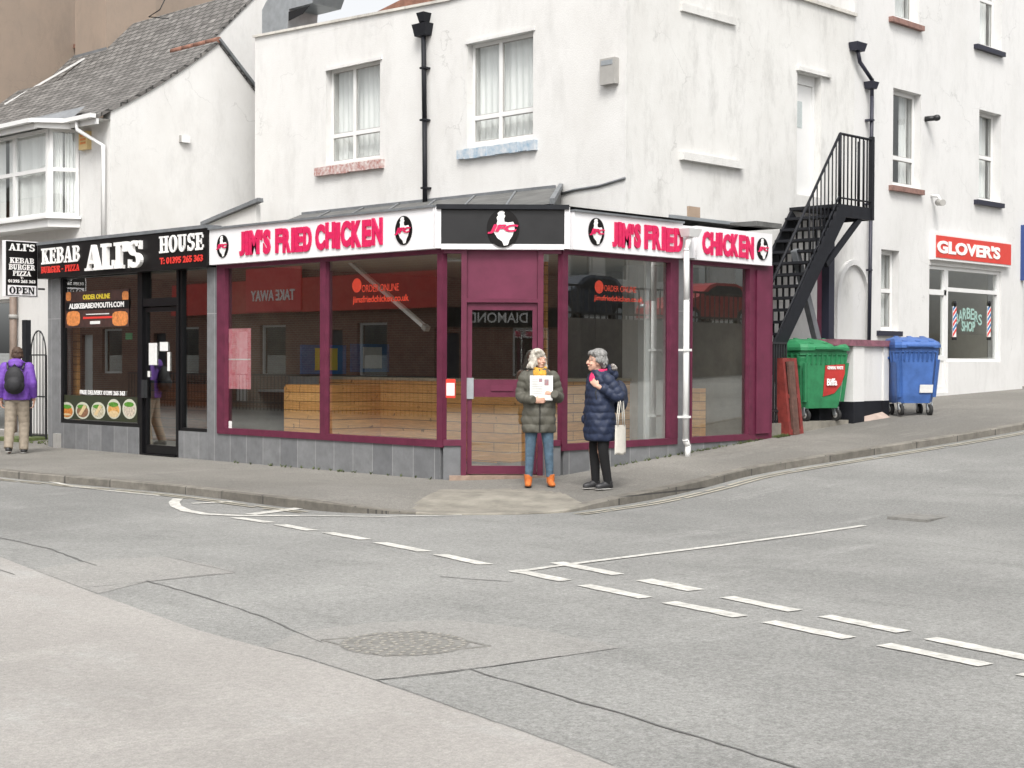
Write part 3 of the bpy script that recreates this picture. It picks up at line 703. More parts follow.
for (a,b,c,d) in ((u0,u0+.06,.09,dz-.005),(u1-.06,u1,.09,dz-.005),(u0+.06,u1-.06,Z(310),dz-.006),(u0+.06,u1-.06,Z(397),Z(379.5)),(u0+.06,u1-.06,.091,Z(466))): dm.fb(FD,a,b,c,d,*dd)
D = dm.build('door', M['maroon'], cb); D['label'] = 'maroon glazed shop door'
mb = MB(); mb.fq(FD,u0+.05,u1-.05,Z(381),Z(309),-.05); mb.fq(FD,u0+.05,u1-.05,Z(467),Z(396),-.05); mb.build('pane', M['glass'], D)
mb = MB(); mb.fb(FD,(u0+u1)/2-.14,(u0+u1)/2+.14,Z(391),Z(385.5),-.02,-.005); mb.build('letterbox', M['maroon2'], D)
mb = MB(); sx = FD.px(470,390)[0]; mb.fb(FD,sx-.045,sx+.045,Z(399),Z(378),-.018,.0); mb.build('lock_plate', M['alu'], D)
# flat roof with dark upstand, felt lean-to against the upper wall
mb = MB(); o_ = .02
mb.mesh([(0+o_,LE-.0,ZF+.02),(0+o_,CH,ZF+.02),(CH,o_,ZF+.02),(RE,o_,ZF+.02),(RE,S2-.002,ZF+.02),(S1-.002,S2-.002,ZF+.02),(S1-.002,LE,ZF+.02)], [(0,1,2,3,4,5,6)])
mb.mesh([(0+o_,LE-.0,ZH+.06),(0+o_,CH,ZH+.06),(CH,o_,ZH+.06),(RE,o_,ZH+.06),(RE,S2-.002,ZH+.06),(S1+.4,S2-.002,ZH+.06),(S1+.4,LE,ZH+.06)], [(0,1,2,3,4,5,6)], 0)
mb.fb(FRT,RE-.62,RE+.02,ZF+.02,ZF+.09,-.6,.16)
mb.build('flat_roof', M['felt'], cb)
lz = UL.px(430,201)[1]; p0 = UL.px(561,190)[0]; p1 = UL.px(300,212)[0]
F9 = Fr((.9,0,0),(0,1,0),(-1,0,0)); b0 = F9.px(552,214)[0]; b1 = LE
mb = MB(); zt = lz; zb = ZF+.03
mb.mesh([(S1,p1,zt),(S1,p0,zt),(.9,b0,zb),(.9,b1,zb),(S1,p1,zb-.01),(S1,p0,zb-.01)], [(0,1,2,3),(1,5,2),(0,3,4)])
mb.build('lean_to_roof', M['felt'], cb)
mb = MB()
mb.bar((S1-.02,p0+.1,zt-.01),(S1-.02,p1-.1,zt-.01),.05,.09); mb.bar((S1,p0,zt+.02),(.9,b0,zb+.03),.06,.07)
for k in range(1,7): y = b0+(b1-b0)*k/7; mb.bar((S1-.05,p0+(p1-p0)*k/7,zt+.0),(.95,y,zb+.01),.03,.02)
mb.build('roof_flashing', M['lead'], cb)
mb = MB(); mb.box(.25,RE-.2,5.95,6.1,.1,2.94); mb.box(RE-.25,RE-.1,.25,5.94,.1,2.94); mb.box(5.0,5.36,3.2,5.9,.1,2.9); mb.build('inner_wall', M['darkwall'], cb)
mb = MB(); mb.mesh([(.2,6.1,.1),(.2,CH+.1,.1),(CH+.1,.2,.1),(RE-.1,.2,.1),(RE-.1,6.1,.1)], [(0,1,2,3,4)]); mb.build('shop_floor', M['floor'], cb)
mb = MB(); mb.mesh([(.2,6.1,2.93),(.2,CH+.1,2.93),(CH+.1,.2,2.93),(RE-.1,.2,2.93),(RE-.1,6.1,2.93)], [(0,1,2,3,4)]); mb.build('shop_ceiling', M['cream'], cb)
mb = MB(); mb.box(RE-.1,RE-.002,.15,S2,-.1,ZH+.1); mb.build('side_wall', M['white2'], cb)
# hood on the roof
F5 = Fr((S1+.9,0,0),(0,1,0),(-1,0,0))
mb = MB(); mb.poly(F5, [F5.px(*p) for p in ((262,34),(262,10),(266,2),(274,-8),(290,-14),(318,-14),(312,3),(289,9),(287,34))], 0, -.7)
hd = mb.build('extractor_hood', M['alu']); tag(hd, 'curved grey metal extractor hood standing on the left end of the flat white roof', 'extractor hood')
mb = MB(); mb.poly(F5, [F5.px(*p) for p in ((289,12),(310,5.5),(303,14),(289,21))], .002, .012); mb.build('hood_mouth_shade', M['black'], hd)  # black plate on the solid hood, painting in the shade inside its mouth
F6 = Fr((S1+3.2,0,0),(0,1,0),(-1,0,0))
mb = MB(); A = [F6.px(*p) for p in ((360,20),(400,0),(440,-14),(520,-26),(640,-40),(640,20))]; mb.poly(F6, A, 0, -.6); mb.build('roof_ridge', M['redcap'], cb)

# ================================================================== drainpipes and things fixed to the block
def pipe(name, fr, pts, r_, m, label, hopper=None, brackets=(), d=.09, n=8):
    t = thing(name, fr.p(*fr.px(*pts[-1]), d), label, 'drainpipe')
    mb = MB(); P = [fr.p(*fr.px(*p, d), d) for p in pts]
    for a, b in zip(P[:-1], P[1:]): mb.tube([a-(b-a).normalized()*.02, b+(b-a).normalized()*.02], r_, n)
    mb.build('pipe', m, t)
    if hopper:
        for (x0,y0,x1,y1) in hopper:
            mb = MB(); a,b,c,e = fr.rect(x0,y0,x1,y1,d); mb.hexa([fr.p(a+.04,c,d-.08),fr.p(b-.04,c,d-.08),fr.p(b-.04,c,d+.06),fr.p(a+.04,c,d+.06),fr.p(a,e,d-.089),fr.p(b,e,d-.089),fr.p(b,e,d+.09),fr.p(a,e,d+.09)]); mb.build('hopper', m, t)
    for (x,y) in brackets:
        a, z = fr.px(x,y,d); mb = MB(); mb.fb(fr,a-r_-.02,a+r_+.02,z-.015,z+.015,max(0,d-.09),d+r_+.006); mb.build('bracket', m, t)
    return t
pipe('drainpipe', UL, [(421.5,22),(423.5,36),(424.5,120),(425,208)], .04, M['stair'], 'black drainpipe with a square hopper between the two upstairs windows of the white block', [(415.5,24,429.5,36),(420,13,427.5,22)], [(424,68),(424,120),(425,188)])
pipe('drainpipe', UR, [(858,52),(860,62),(872,80),(872,96),(871,208),(869,345)], .034, M['navy'], 'black drainpipe with an angled top beside the outside staircase', [(853,43,863,51),(868,82,875,89)], [(871,120),(870,204),(869,270)], d=.1)
t = pipe('drainpipe', FRT, [(690,234),(686.5,250),(686.5,300),(685.5,440),(688,446),(687.5,457)], .04, M['upvc'], 'white plastic drainpipe running down the front of the chicken shop between its two right windows', [(684,229,697,237)], [(686.5,350),(685.5,417)], d=.24)
a,z = UL.px(611,72); mb = MB(); q = UL.rect(604,59,619,85); mb.fb(UL,*q,0,.1); ab = mb.build('alarm_box', M['grey']); tag(ab, 'small grey alarm box high on the white wall near the building corner', 'alarm box')
mb = MB(); mb.fb(UL,q[0]+.04,q[1]-.03,q[3]-.1,q[3]-.03,.1,.106); mb.build('alarm_lamp', M['alu'], ab)
def cable(fr, pts, r_, label, d=.02):
    mb = MB(); mb.tube([fr.p(*fr.px(*p), d) for p in pts], r_, 6); tag(mb.build('cable', M['lead']), label, 'cable')
cable(UL, [(561,194),(575,190),(600,186),(626,178)], .018, 'thin grey cable running along the wall above the shop roof towards the building corner')
cable(UR, [(653,0),(653,60),(652.5,130),(655,190)], .012, 'thin cable hanging straight down the stained white side wall') if False else None
# scraps on the shop roof
F8 = Fr((0,.35,0),(1,0,0),(0,-1,0))
ld = thing('ladder', F8.p(*F8.px(700,225)), 'aluminium ladder lying flat on the shop roof above the right hand sign', 'ladder')
s0 = F8.px(668,225)[0]; s1 = F8.px(742,229)[0]; zz = ZF+.04
for dy in (0,.35):
    mb = MB(); mb.box(s0,s1,.3+dy,.34+dy,zz,zz+.07); mb.build('rail', M['alu'], ld)
for k in range(9):
    x = s0+(s1-s0)*(k+.5)/9; mb = MB(); mb.tube([(x,.34,zz+.035),(x,.65,zz+.035)],.015,6); mb.build('rung', M['alu'], ld)
q = F8.rect(720,204,731,226); mb = MB(); mb.fb(F8,q[0],q[1],ZF+.02,q[3],-.6,-.56); bd = mb.build('board', mat('brown_cardboard', (.36,.27,.20), .9, var=.2)); tag(bd, 'brown board propped upright against the wall on the shop roof', 'board')
# ================================================================== chicken shop signs
def rooster(fr, s, z, rr, d, parent, flip, k=1.0, lettering='JFC'):
    """black disc, white bird, crimson initials"""
    mb = MB(); n = 36; mb.poly(fr, [(s+rr*.86*k*math.cos(2*math.pi*i/n), z+rr*math.sin(2*math.pi*i/n)) for i in range(n)], d, d+.012)
    e = mb.build('emblem', M['signblack'], parent); f = -1 if flip else 1
    B = [(-.22,.90),(-.02,.93),(.10,.84),(.06,.74),(.14,.66),(.06,.52),(.08,.34),(.30,.30),(.62,.34),(.72,.16),(.70,-.1),(.56,-.42),(.40,-.62),(.30,-.88),(.05,-.92),(-.05,-.70),(-.34,-.52),(-.56,-.22),(-.60,.02),(-.42,.14),(-.34,.40),(-.40,.56),(-.30,.68),(-.34,.78)]
    mb = MB(); mb.poly(fr, [(s+f*x*rr*.86*k, z+y*rr) for x,y in B], d+.012, d+.017); mb.build('bird', M['whitetxt'], e)
    text_mesh(lettering, rr*.50, fr, s, z-rr*.30, d+.018, .012, width=rr*1.62*k, bold=.05, name='initials', m=M['pink'], parent=e, flip=flip, shear=.25)
SD = .12
sA, sB = FL.px(433,340,SD)[0], FL.px(207,340,SD)[0]
zb_, zt_ = FL.px(320,256.8,SD)[1], FL.px(320,218.8,SD)[1]
sg = thing('shop_sign', FL.p((sA+sB)/2, zb_, SD), 'long white fascia sign reading JIM\'S FRIED CHICKEN in crimson, over the left shop window', 'sign', 'white fascia signs')
mb = MB(); mb.fb(FL,sA,sB,zb_,zt_,0,SD); mb.build('panel', M['signwhite'], sg)
mb = MB(); mb.fb(FL,sA-.01,sB+.01,zt_,zt_+.03,-.02,SD+.03); mb.build('cap', M['lead'], sg)
def jtext(fr, body, xl, xr, sgn, ztop, zbot, flip):
    a = fr.px(xl,240,SD)[0]; b = fr.px(xr,240,SD)[0]
    cs = (a+b)/2; w_ = abs(b-a)
    WD = {'I':.36,'J':.62,'M':1.1,"'":.26,'N':.88,'F':.72,'E':.74,'S':.80}
    ws = [WD.get(c,.84) for c in body]; tot = sum(ws)+.10*(len(ws)-1); kx = w_/tot; x = 0; big = MB(); H_ = ztop-zbot-.02; dirn = -1 if flip else 1
    left = cs-dirn*w_/2
    for i_, (c, cw) in enumerate(zip(body, ws)):
        jz = random.uniform(-.008,.008); hh_ = H_*(.42 if c == "'" else 1)
        g_ = text_mesh(c, hh_, fr, left+dirn*(x+cw/2)*kx, zbot+.01+jz+(H_-hh_), SD, .018+.0005*i_, width=cw*kx, bold=.055, parent='mb', flip=flip)
        big.mesh(g_.v, g_.f); x += cw+.10
    big.build('lettering', M['pink'], sgn)
zc = (zb_+zt_)/2; hh = .115
FH_ = zt_-zb_
for body, xl, xr in (("JIM'S",240,271),("FRIED",276,312),("CHICKEN",316,383)): jtext(FL, body, xl, xr, sg, zc+.195+random.uniform(-.01,.01), zc-.175, True)
rooster(FL, FL.px(223,244,SD)[0], zc, .165, SD, sg, True); rooster(FL, FL.px(404,230,SD)[0], zc, .185, SD, sg, True)
# diagonal black sign
e0, e1 = -.06, DL+.06
sg = thing('shop_sign', FD.p(DL/2, zb_, SD), 'short black sign with a round bird emblem reading JFC, over the corner shop door', 'sign')
mb = MB(); mb.fb(FD,-.03,DL+.03,zb_+.06,zt_-.03,-.04,SD-.03); mb.build('panel', mat('black_fascia_board', (.016,.016,.017), .35, var=.3, vscale=4), sg)
mb = MB(); mb.fb(FD,-.10,-.032,zb_,zt_,-.1,SD-.01); mb.fb(FD,DL+.032,DL+.10,zb_,zt_,-.1,SD-.01); mb.fb(FD,-.03,DL+.03,zb_-.01,zb_+.058,-.04,SD-.035); mb.build('end_trim', M['signwhite'], sg)
mb = MB(); mb.fb(FD,-.09,DL+.09,zt_-.028,zt_+.03,-.3,SD+.02); mb.build('cap', M['stair'], sg)
rooster(FD, FD.px(503,229)[0], FD.px(503,229)[1], .235, SD-.025, sg, True, 1.0)
# right sign
sA, sB = FRT.px(573.5,340,SD)[0], FRT.px(771.5,340,SD)[0]; mid0, mid1 = FRT.px(683,240,SD)[0], FRT.px(697,240,SD)[0]
sg = thing('shop_sign', FRT.p((sA+sB)/2, zb_, SD), 'white fascia sign reading JIM\'S FRIED CHICKEN, crossed by a white drainpipe on the right side', 'sign', 'white fascia signs')
mb = MB(); mb.fb(FRT,sA,mid0,zb_,zt_-.04,0,SD); mb.fb(FRT,mid0,mid1,zb_+.02,zt_-.06,0,SD-.03); mb.fb(FRT,mid1,sB,zb_,zt_-.05,0,SD+.001); mb.build('panel', M['signwhite'], sg)
mb = MB(); mb.fb(FRT,sA-.01,mid0,zt_-.04,zt_-.015,-.02,SD+.03); mb.build('cap', M['lead'], sg)
for body, xl, xr in (("JIM'S",612,640),("FRIED",644,682),("CHICKEN",702,757)): jtext(FRT, body, xl, xr-(4 if body=='CHICKEN' else 0), sg, zc+.15, zc-.19, False)
rooster(FRT, FRT.px(596,236,SD)[0], zc-.01, .175, SD, sg, False); rooster(FRT, FRT.px(762,253,SD)[0], zc-.025, .16, SD+.003, sg, False)

# ================================================================== kebab shop
AL, AR = FL.px(48,350)[0], FL.px(207.5,350)[0]+.005
ks = thing('kebab_shop', (1.5,(AL+AR)/2,0), 'single storey kebab shop with black frames and grey tiled base left of the corner', 'building')
az = lambda x, y: FL.px(x, y)[1]
W0, W1 = X(FL,138.5), X(FL,60); D0, D1 = X(FL,178.5), X(FL,139.5); V0, V1 = X(FL,208), X(FL,179)
zw0 = az(100,424); zv0 = az(193,429)
ZHA = 2.93
mb = MB()
mb.fb(FL,W0,AL,-.12,zw0-.02,-.2,0); mb.fb(FL,AR,D0-.002,-.12,zv0-.04,-.2,0); mb.fb(FL,W1+.0,AL,zw0-.02,3.0,-.2,0)
mb.build('stall_riser', M['tile'], ks)
def frame_of(fr, a, b, c, d, t=.05, par=ks, m='black', d0=-.1, d1=-.02, name='window_frame'):
    mb = MB(); mb.fb(fr,a,b,c,c+t,d0,d1); mb.fb(fr,a,b,d-t,d,d0,d1); mb.fb(fr,a,a+t,c+t,d-t,d0,d1+.002); mb.fb(fr,b-t,b,c+t,d-t,d0,d1+.002)
    w_ = mb.build(name, M[m], par); mb = MB(); mb.fq(fr,a+t*.7,b-t*.7,c+t*.7,d-t*.7,(d0+d1)/2); mb.build('pane', M['glass'], w_); return w_
frame_of(FL,W0,W1,zw0-.02,ZHA,.06); frame_of(FL,V0+.002,V1,zv0-.04,ZHA,.05)
mb = MB(); mb.fb(FL,D0-.0,D0+.06,.0,ZHA,-.16,.0); mb.fb(FL,D1-.07,D1,.0,ZHA,-.16,.0); mb.fb(FL,D0+.06,D1-.07,az(159,306),az(159,298),-.16,-.01); mb.fb(FL,D0+.06,D1-.07,-.05,.04,-.2,.03)
df2 = mb.build('door_frame', M['black'], ks); mb = MB(); mb.fq(FL,D0+.05,D1-.06,az(159,300),ZHA,-.09); mb.build('pane', M['glass'], df2)
a,b,c,d = D0+.062,D1-.072,.045,az(159,307); mb = MB(); t=.07
mb.fb(FL,a,b,c,c+.13,-.11,-.04); mb.fb(FL,a,b,d-t,d,-.11,-.04); mb.fb(FL,a,a+t,c+.13,d-t,-.11,-.038); mb.fb(FL,b-t,b,c+.13,d-t,-.11,-.038)
D = mb.build('door', M['black'], ks); D['label'] = 'black framed glass door'
mb = MB(); mb.fq(FL,a+.05,b-.05,c+.1,d-.05,-.07); mb.build('pane', M['glass'], D)
mb = MB(); mb.fb(FL,b-.09,b-.02,az(147,398),az(147,380),-.038,.03); mb.build('handle', M['blackmatt'], D)
mb = MB()
for q in ((149,343,157,365),(160,342,168,351),(167.5,352,170,371),(146,371,150,377)):
    r_ = FL.rect(*q, -.06); mb = MB(); mb.fb(FL,*r_,-.062,-.056); mb.build('paper_notice', M['paper'], D)
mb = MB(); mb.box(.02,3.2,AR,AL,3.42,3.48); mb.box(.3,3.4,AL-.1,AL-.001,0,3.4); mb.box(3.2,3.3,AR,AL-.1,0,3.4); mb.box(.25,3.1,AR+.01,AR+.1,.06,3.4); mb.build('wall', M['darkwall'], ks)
mb = MB(); mb.mesh([(.2,AR,2.96),(3.2,AR,2.96),(3.2,AL-.1,2.96),(.2,AL-.1,2.96)],[(0,1,2,3)]); mb.build('ceiling', M['cream'], ks)
mb = MB(); mb.mesh([(.2,AR+.02,.05),(3.2,AR+.02,.05),(3.2,AL-.1,.05),(.2,AL-.1,.05)],[(0,1,2,3)]); mb.build('floor', M['floor'], ks)
mb = MB(); mb.box(1.9,2.5,AR+1.2,AL-.2,.06,1.1); ct = mb.build('counter', M['woodred']); tag(ct, 'reddish wooden counter inside the kebab shop window', 'counter')
mb = MB(); mb.box(1.85,2.55,AR+1.15,AL-.18,1.1,1.14); mb.build('counter_top', M['black'], ct)
# lead edge of its roof and the white wedge beside the block
FW = Fr((S1-.6,0,0),(0,1,0),(-1,0,0))
mb = MB(); mb.poly(FW, [FW.px(*p) for p in ((190,231),(222,215),(256,202),(256,235),(190,240))], 0, -.1); mb.build('upper_wall', M['white'], ks)
mb = MB(); A = [FW.px(*p) for p in ((186,232),(222,216.5),(262,200))]
for i in range(2): mb.bar(FW.p(*A[i],.03), FW.p(*A[i+1],.03), .12, .07)
mb.bar((.05,AR,3.50),(.05,AL+.02,3.50),.06,.05); mb.build('roof_flashing', M['lead'], ks)
# fascia
KD = .16
sA, sB = FL.px(207,250,KD)[0]+.0, FL.px(37.5,260,KD)[0]
zb2, zt2 = FL.px(120,273,KD)[1], FL.px(120,237,KD)[1]
sg = thing('shop_sign', FL.p((sA+sB)/2, zb2, KD), "long black fascia sign reading KEBAB ALI'S HOUSE with raised white letters and red small print", 'sign')
mb = MB(); mb.fb(FL,sA+.0,sB,zb2,zt2,0,KD); mb.fb(FL,sA,sB,zt2,zt2+.05,-.1,KD+.02,1); mb.build('panel', [M['signblack'],M['lead']], sg)
def stx(body, xl, xr, yt, yb, m, dep=.02, jig=0, gap=.07, kern=None, name='lettering'):
    xm = (xl+xr)/2; a = FL.px(xl,yt,KD)[0]; b = FL.px(xr,yt,KD)[0]; z1 = FL.px(xm,yt,KD)[1]; z0 = FL.px(xm,yb,KD)[1]
    serif_text(body, z1-z0, abs(a-b), FL, a, z0, KD+.001, dep, m, sg, True, name, gap, jig, kern)
stx('KEBAB',42,80,247,263,M['whitetxt'],.015); stx('HOUSE',160,204,234.5,251.5,M['whitetxt'],.015)
stx("ALI'S",88,144,243,269,M['whitetxt'],.06,.01,.03)
def rtx(body, xl, xr, yt, yb, m, parent=None, fr=FL, d=KD+.002, bold=.02, flip=True, dep=.008, name='small_lettering'):
    xm = (xl+xr)/2; a = fr.px(xl,yt,d)[0]; b = fr.px(xr,yt,d)[0]; z1 = fr.px(xm,yt,d)[1]; z0 = fr.px(xm,yb,d)[1]
    return text_mesh(body, z1-z0, fr, (a+b)/2, z0, d, dep, width=abs(a-b), bold=bold, name=name, m=m, parent=parent, flip=flip)
stx('BURGER - PIZZA',41.5,79.5,265.5,272,M['redtxt'],.008,name='small_lettering'); rtx('T: 01395 265 363',160,203,256,263,M['redtxt'],sg,bold=.035)
# projecting sign
PX_ = FL.px(38,260,.16)[0]+.12; FP = Fr((0,PX_,0),(1,0,0),(0,-1,0))
q = FP.rect(5,241,38,297); sg = thing('hanging_sign', FP.p((q[0]+q[1])/2,q[2],0), "small black projecting sign reading ALI'S KEBAB BURGER PIZZA OPEN", 'sign')
mb = MB(); mb.fb(FP,q[0],q[1],q[2],q[3],-.1,0,0); mb.build('panel', M['signwhite'], sg)
mb = MB(); e=.015; mb.fb(FP,q[0]+e,q[1]-e,q[2]+e,q[3]-e,0,.006); mb.build('black_face', M['signblack'], sg)
r_ = FP.rect(7.5,285.5,36,295.5); mb = MB(); mb.fb(FP,*r_,.006,.010); mb.build('open_strip', M['signwhite'], sg)
def ptx(body, yt, yb, w_, m, fn='s', x=21.5):
    z1 = FP.px(x,yt)[1]; z0 = FP.px(x,yb)[1]; a = FP.px(x-w_/2,yt)[0]; b = FP.px(x+w_/2,yt)[0]
    if fn == 's': serif_text(body, z1-z0, b-a, FP, a, z0, .008 if m is M['whitetxt'] else .011, .008, m, sg, False)
    else: text_mesh(body, z1-z0, FP, (a+b)/2, z0, .008, .006, width=b-a, bold=.03, m=m, parent=sg)
ptx("ALI'S",244,251,26,M['whitetxt']); ptx('KEBAB',258,263.5,24,M['whitetxt']); ptx('BURGER',264.5,270,26,M['whitetxt']); ptx('PIZZA',271,276,18,M['whitetxt']); ptx('T:',276.8,279,3,M['whitetxt'],'t'); ptx('01395 265 363',279.8,283,27,M['whitetxt'],'t'); 
z1 = FP.px(21,287)[1]; z0 = FP.px(21,294)[1]; SERIF['P']; serif_text('OPEN', z1-z0, FP.px(34,290)[0]-FP.px(9,290)[0], FP, FP.px(9,290)[0], z0, .011, .005, M['black'], sg, False)
mb = MB(); mb.bar(FP.p(q[1]-.02,q[3]-.15,-.05), FP.p(.05,q[3]-.15,-.05), .03); mb.bar(FP.p(q[1]-.02,q[2]+.15,-.05), FP.p(.05,q[2]+.15,-.05), .03); mb.build('bracket', M['stair'], sg)
# window poster and food strip
def poster(fr, q, d, name, label, cat, m, th=.006):
    r_ = fr.rect(*q, d); t = thing(name, fr.p((r_[0]+r_[1])/2, r_[2], d), label, cat); mb = MB(); mb.fb(fr,*r_,d,d+th); mb.build('sheet', M[m] if isinstance(m,str) else m, t); return t, r_
dP = -.05
pt, r_ = poster(FL, (65.5,290.5,129,327), dP, 'window_poster', 'dark poster reading ORDER ONLINE and ALISKEBABEXMOUTH.COM high in the kebab shop window', 'poster', mat('dark_print', (.06,.025,.02), .5, var=.6, vscale=9))
rtx('ORDER ONLINE',83,110,294,299,M['yellow'],pt,d=dP+.008,bold=.03,dep=.003)
mb = MB(); r2 = FL.rect(65.5,301,129,309.5,dP+.008); mb.fb(FL,*r2,dP+.006,dP+.009); mb.build('band', M['black'], pt)
rtx('ALISKEBABEXMOUTH.COM',69,124,302.5,308,M['whitetxt'],pt,d=dP+.011,bold=.035,dep=.003)
for q in ((66,292,71,301),(122,291,128.5,301),(66.5,311,80,326),(112,311,128,326)):
    mb = MB(); r2 = FL.rect(*q, dP+.008); n=12; cs,czz = (r2[0]+r2[1])/2,(r2[2]+r2[3])/2
    mb.poly(FL, [(cs+(r2[1]-r2[0])/2*math.copysign(abs(math.cos(2*math.pi*i/n))**.6,math.cos(2*math.pi*i/n)), czz+(r2[3]-r2[2])/2*math.copysign(abs(math.sin(2*math.pi*i/n))**.6,math.sin(2*math.pi*i/n))) for i in range(n)], dP+.006, dP+.008); mb.build('food_print', M['orange'], pt)
for q in ((86,313.5,109,314.5),(90,321,100,324)): mb = MB(); mb.fb(FL,*FL.rect(*q,dP+.008),dP+.006,dP+.008); mb.build('small_lettering', M['paper'], pt)
mb = MB(); mb.fb(FL,*FL.rect(83,316.5,112,318.5,dP+.008),dP+.006,dP+.008); mb.build('small_lettering', M['redtxt'], pt)
ft, r_ = poster(FL, (60.5,396,137.5,420.5), dP, 'food_strip', 'printed strip with five round dishes of food along the bottom of the kebab shop window', 'poster', mat('green_black_print', (.02,.025,.015), .5, var=.6, vscale=12, col2=(.03,.035,.012)))
rtx('FREE DELIVERY 01395 265 363',80,125,390.5,395,M['whitetxt'],ft,d=dP+.008,bold=.03,dep=.003)
dish = [('orange',(.62,.22,.04)),('brown',(.26,.13,.07)),('wrap',(.55,.50,.36)),('bun',(.66,.36,.10)),('plate',(.60,.52,.42))]
for i, (nm, c) in enumerate(dish):
    xc = 67+i*15.6; ycc = 409-i*.1; q = FL.rect(xc-7,402-(3 if i>2 else 0),xc+7,419,dP+.008); cs,czz = (q[0]+q[1])/2,(q[2]+q[3])/2; rx,rz = (q[1]-q[0])/2,(q[3]-q[2])/2
    n = 20; el = lambda sx,sz,dx=0,dz_=0: [(cs+dx*rx+rx*sx*math.cos(2*math.pi*k/n), czz+dz_*rz+rz*sz*math.sin(2*math.pi*k/n)) for k in range(n)]
    mb = MB(); mb.poly(FL, el(1,1), dP+.006, dP+.008, 0); mb.poly(FL, el(.82,.7,0,-.1), dP+.008, dP+.0095, 1); mb.poly(FL, el(.7,.25,.05,.45), dP+.0095, dP+.0105, 2)
    if i in (1,2): mb.poly(FL, [(cs-.6*rx,czz+.5*rz),(cs-.2*rx,czz+.7*rz),(cs+.6*rx,czz-.5*rz),(cs+.2*rx,czz-.6*rz)], dP+.0105, dP+.0115, 3)
    if i == 3: mb.poly(FL, el(.7,.35,0,-.5), dP+.0105, dP+.0115, 3)
    if i == 0: mb.poly(FL, el(.6,.12,0,-.45), dP+.0105, dP+.0115, 3)
    mb.build('dish_print', [mat('dish_rim', (.55,.55,.45),.5,var=.2,vscale=20), mat('dish_'+nm, c, .5, var=.6, vscale=28), mat('salad', (.10,.30,.03),.5,var=.7,vscale=35), mat('bread', (.66,.50,.28),.5,var=.3,vscale=25)], ft)
mb = MB(); Fi = Fr((.4,0,0),(0,1,0),(-1,0,0)); q = Fi.rect(73,318,77,402); mb.fb(Fi,q[0],q[1],.06,q[3],-.06,0); tag(mb.build('wooden_post', M['wood']), 'thin wooden post behind the glass of the kebab shop window', 'post')
mb = MB(); mb.fb(Fi,*Fi.rect(125.5,333,131.5,339.5),-.02,0); tag(mb.build('green_sign', mat('green_sign',(.03,.5,.22),.5)), 'tiny bright green sign inside the kebab shop window', 'sign')

# ================================================================== chicken shop: vinyl, posters, furniture
vt = thing('window_lettering', FL.p(*FL.px(380,300)), 'red ORDER ONLINE lettering on the glass of the left shop window', 'lettering', 'red window lettering')
rtx('ORDER ONLINE',362,399,284,291.5,M['winred'],vt,d=-.045,bold=.0,dep=.004); rtx('jimsfriedchicken.co.uk',353,409,295,304,M['winred'],vt,d=-.045,bold=.02,dep=.004)
def disc(fr, x, y, r_, d, m, parent, name='emblem'):
    s_, z_ = fr.px(x,y,d); mb = MB(); mb.poly(fr, [(s_+r_*math.cos(k*.3307), z_+r_*math.sin(k*.3307)) for k in range(19)], d, d+.004); mb.build(name, m, parent)
disc(FL,357,285.5,.095,-.045,M['winred'],vt)
vt = thing('window_lettering', FRT.p(*FRT.px(618,298)), 'red ORDER ONLINE lettering on the glass of the window right of the door', 'lettering', 'red window lettering')
rtx('ORDER ONLINE',604,636,286,292,M['winred'],vt,fr=FRT,d=-.045,bold=.0,flip=False,dep=.004); rtx('jimsfriedchicken.co.uk',594,643,296,303,M['winred'],vt,fr=FRT,d=-.045,bold=.02,flip=False,dep=.004)
disc(FRT,599,287,.085,-.045,M['winred'],vt)
pt, r_ = poster(FL, (229,328.5,251,389), -.055, 'pink_poster', 'pink poster in two sheets inside the far left edge of the left shop window', 'poster', 'pinkprint')
mb = MB(); mb.fb(FL,r_[0],r_[1],r_[2]+(r_[3]-r_[2])*.48,r_[2]+(r_[3]-r_[2])*.5,-.0485,-.047); mb.build('fold', M['paper'], pt)
pt, r_ = poster(FL, (229,421,231.8,429), -.04, 'white_sticker', 'tiny white sticker low on the left shop window', 'sticker', 'paper')
pt, r_ = poster(FD, (445.5,379,455.5,398), -.035, 'window_notice', 'small red bordered white notice on the narrow pane left of the shop door', 'notice', 'red')
mb = MB(); mb.fb(FD,r_[0]+.012,r_[1]-.012,r_[2]+.03,r_[3]-.05,-.028,-.026); mb.build('paper', M['paper'], pt)
for q in ((446.5,382,454.5,383.5),(447.5,386,453.5,387),(447.5,389,453.5,390)):
    pass
text_mesh('NOTICE', .025, FD, (r_[0]+r_[1])/2, r_[3]-.045, -.0285, .002, width=.1, m=M['paper'], parent=pt, flip=True) if False else None
FT0 = Fr((.72,0,0),(0,1,0),(-1,0,0))
mb = MB()
k0, k1 = 1.75, 1.55
FC = Fr((k0,0,0),(0,1,0),(-1,0,0)); ya = FC.px(286,400)[0]; FC2 = Fr((0,k1,0),(1,0,0),(0,-1,0)); xb = FC2.px(646,400)[0]
mb.box(k0,k0+.08,k1+.08,ya,.11,1.22); mb.box(k0,xb,k1,k1+.08,.11,1.22); ya = 5.9; y1_, y2_ = FT0.px(326,400)[0], FT0.px(284,400)[0]; mb.box(.72,.8,y1_,y2_,.11,1.12); mb.box(.801,k0-.001,y2_-.08,y2_,.11,1.12); mb.box(.801,k0-.001,y1_,y1_+.08,.11,1.12); mb.box(.74,k0-.001,y1_+.01,y2_-.01,1.121,1.15)
print('DBG counter',ya,xb,k0,k1); ct = mb.build('counter', M['wood']); tag(ct, 'pale pine plank counter inside the chicken shop, wrapping round behind the door', 'counter')
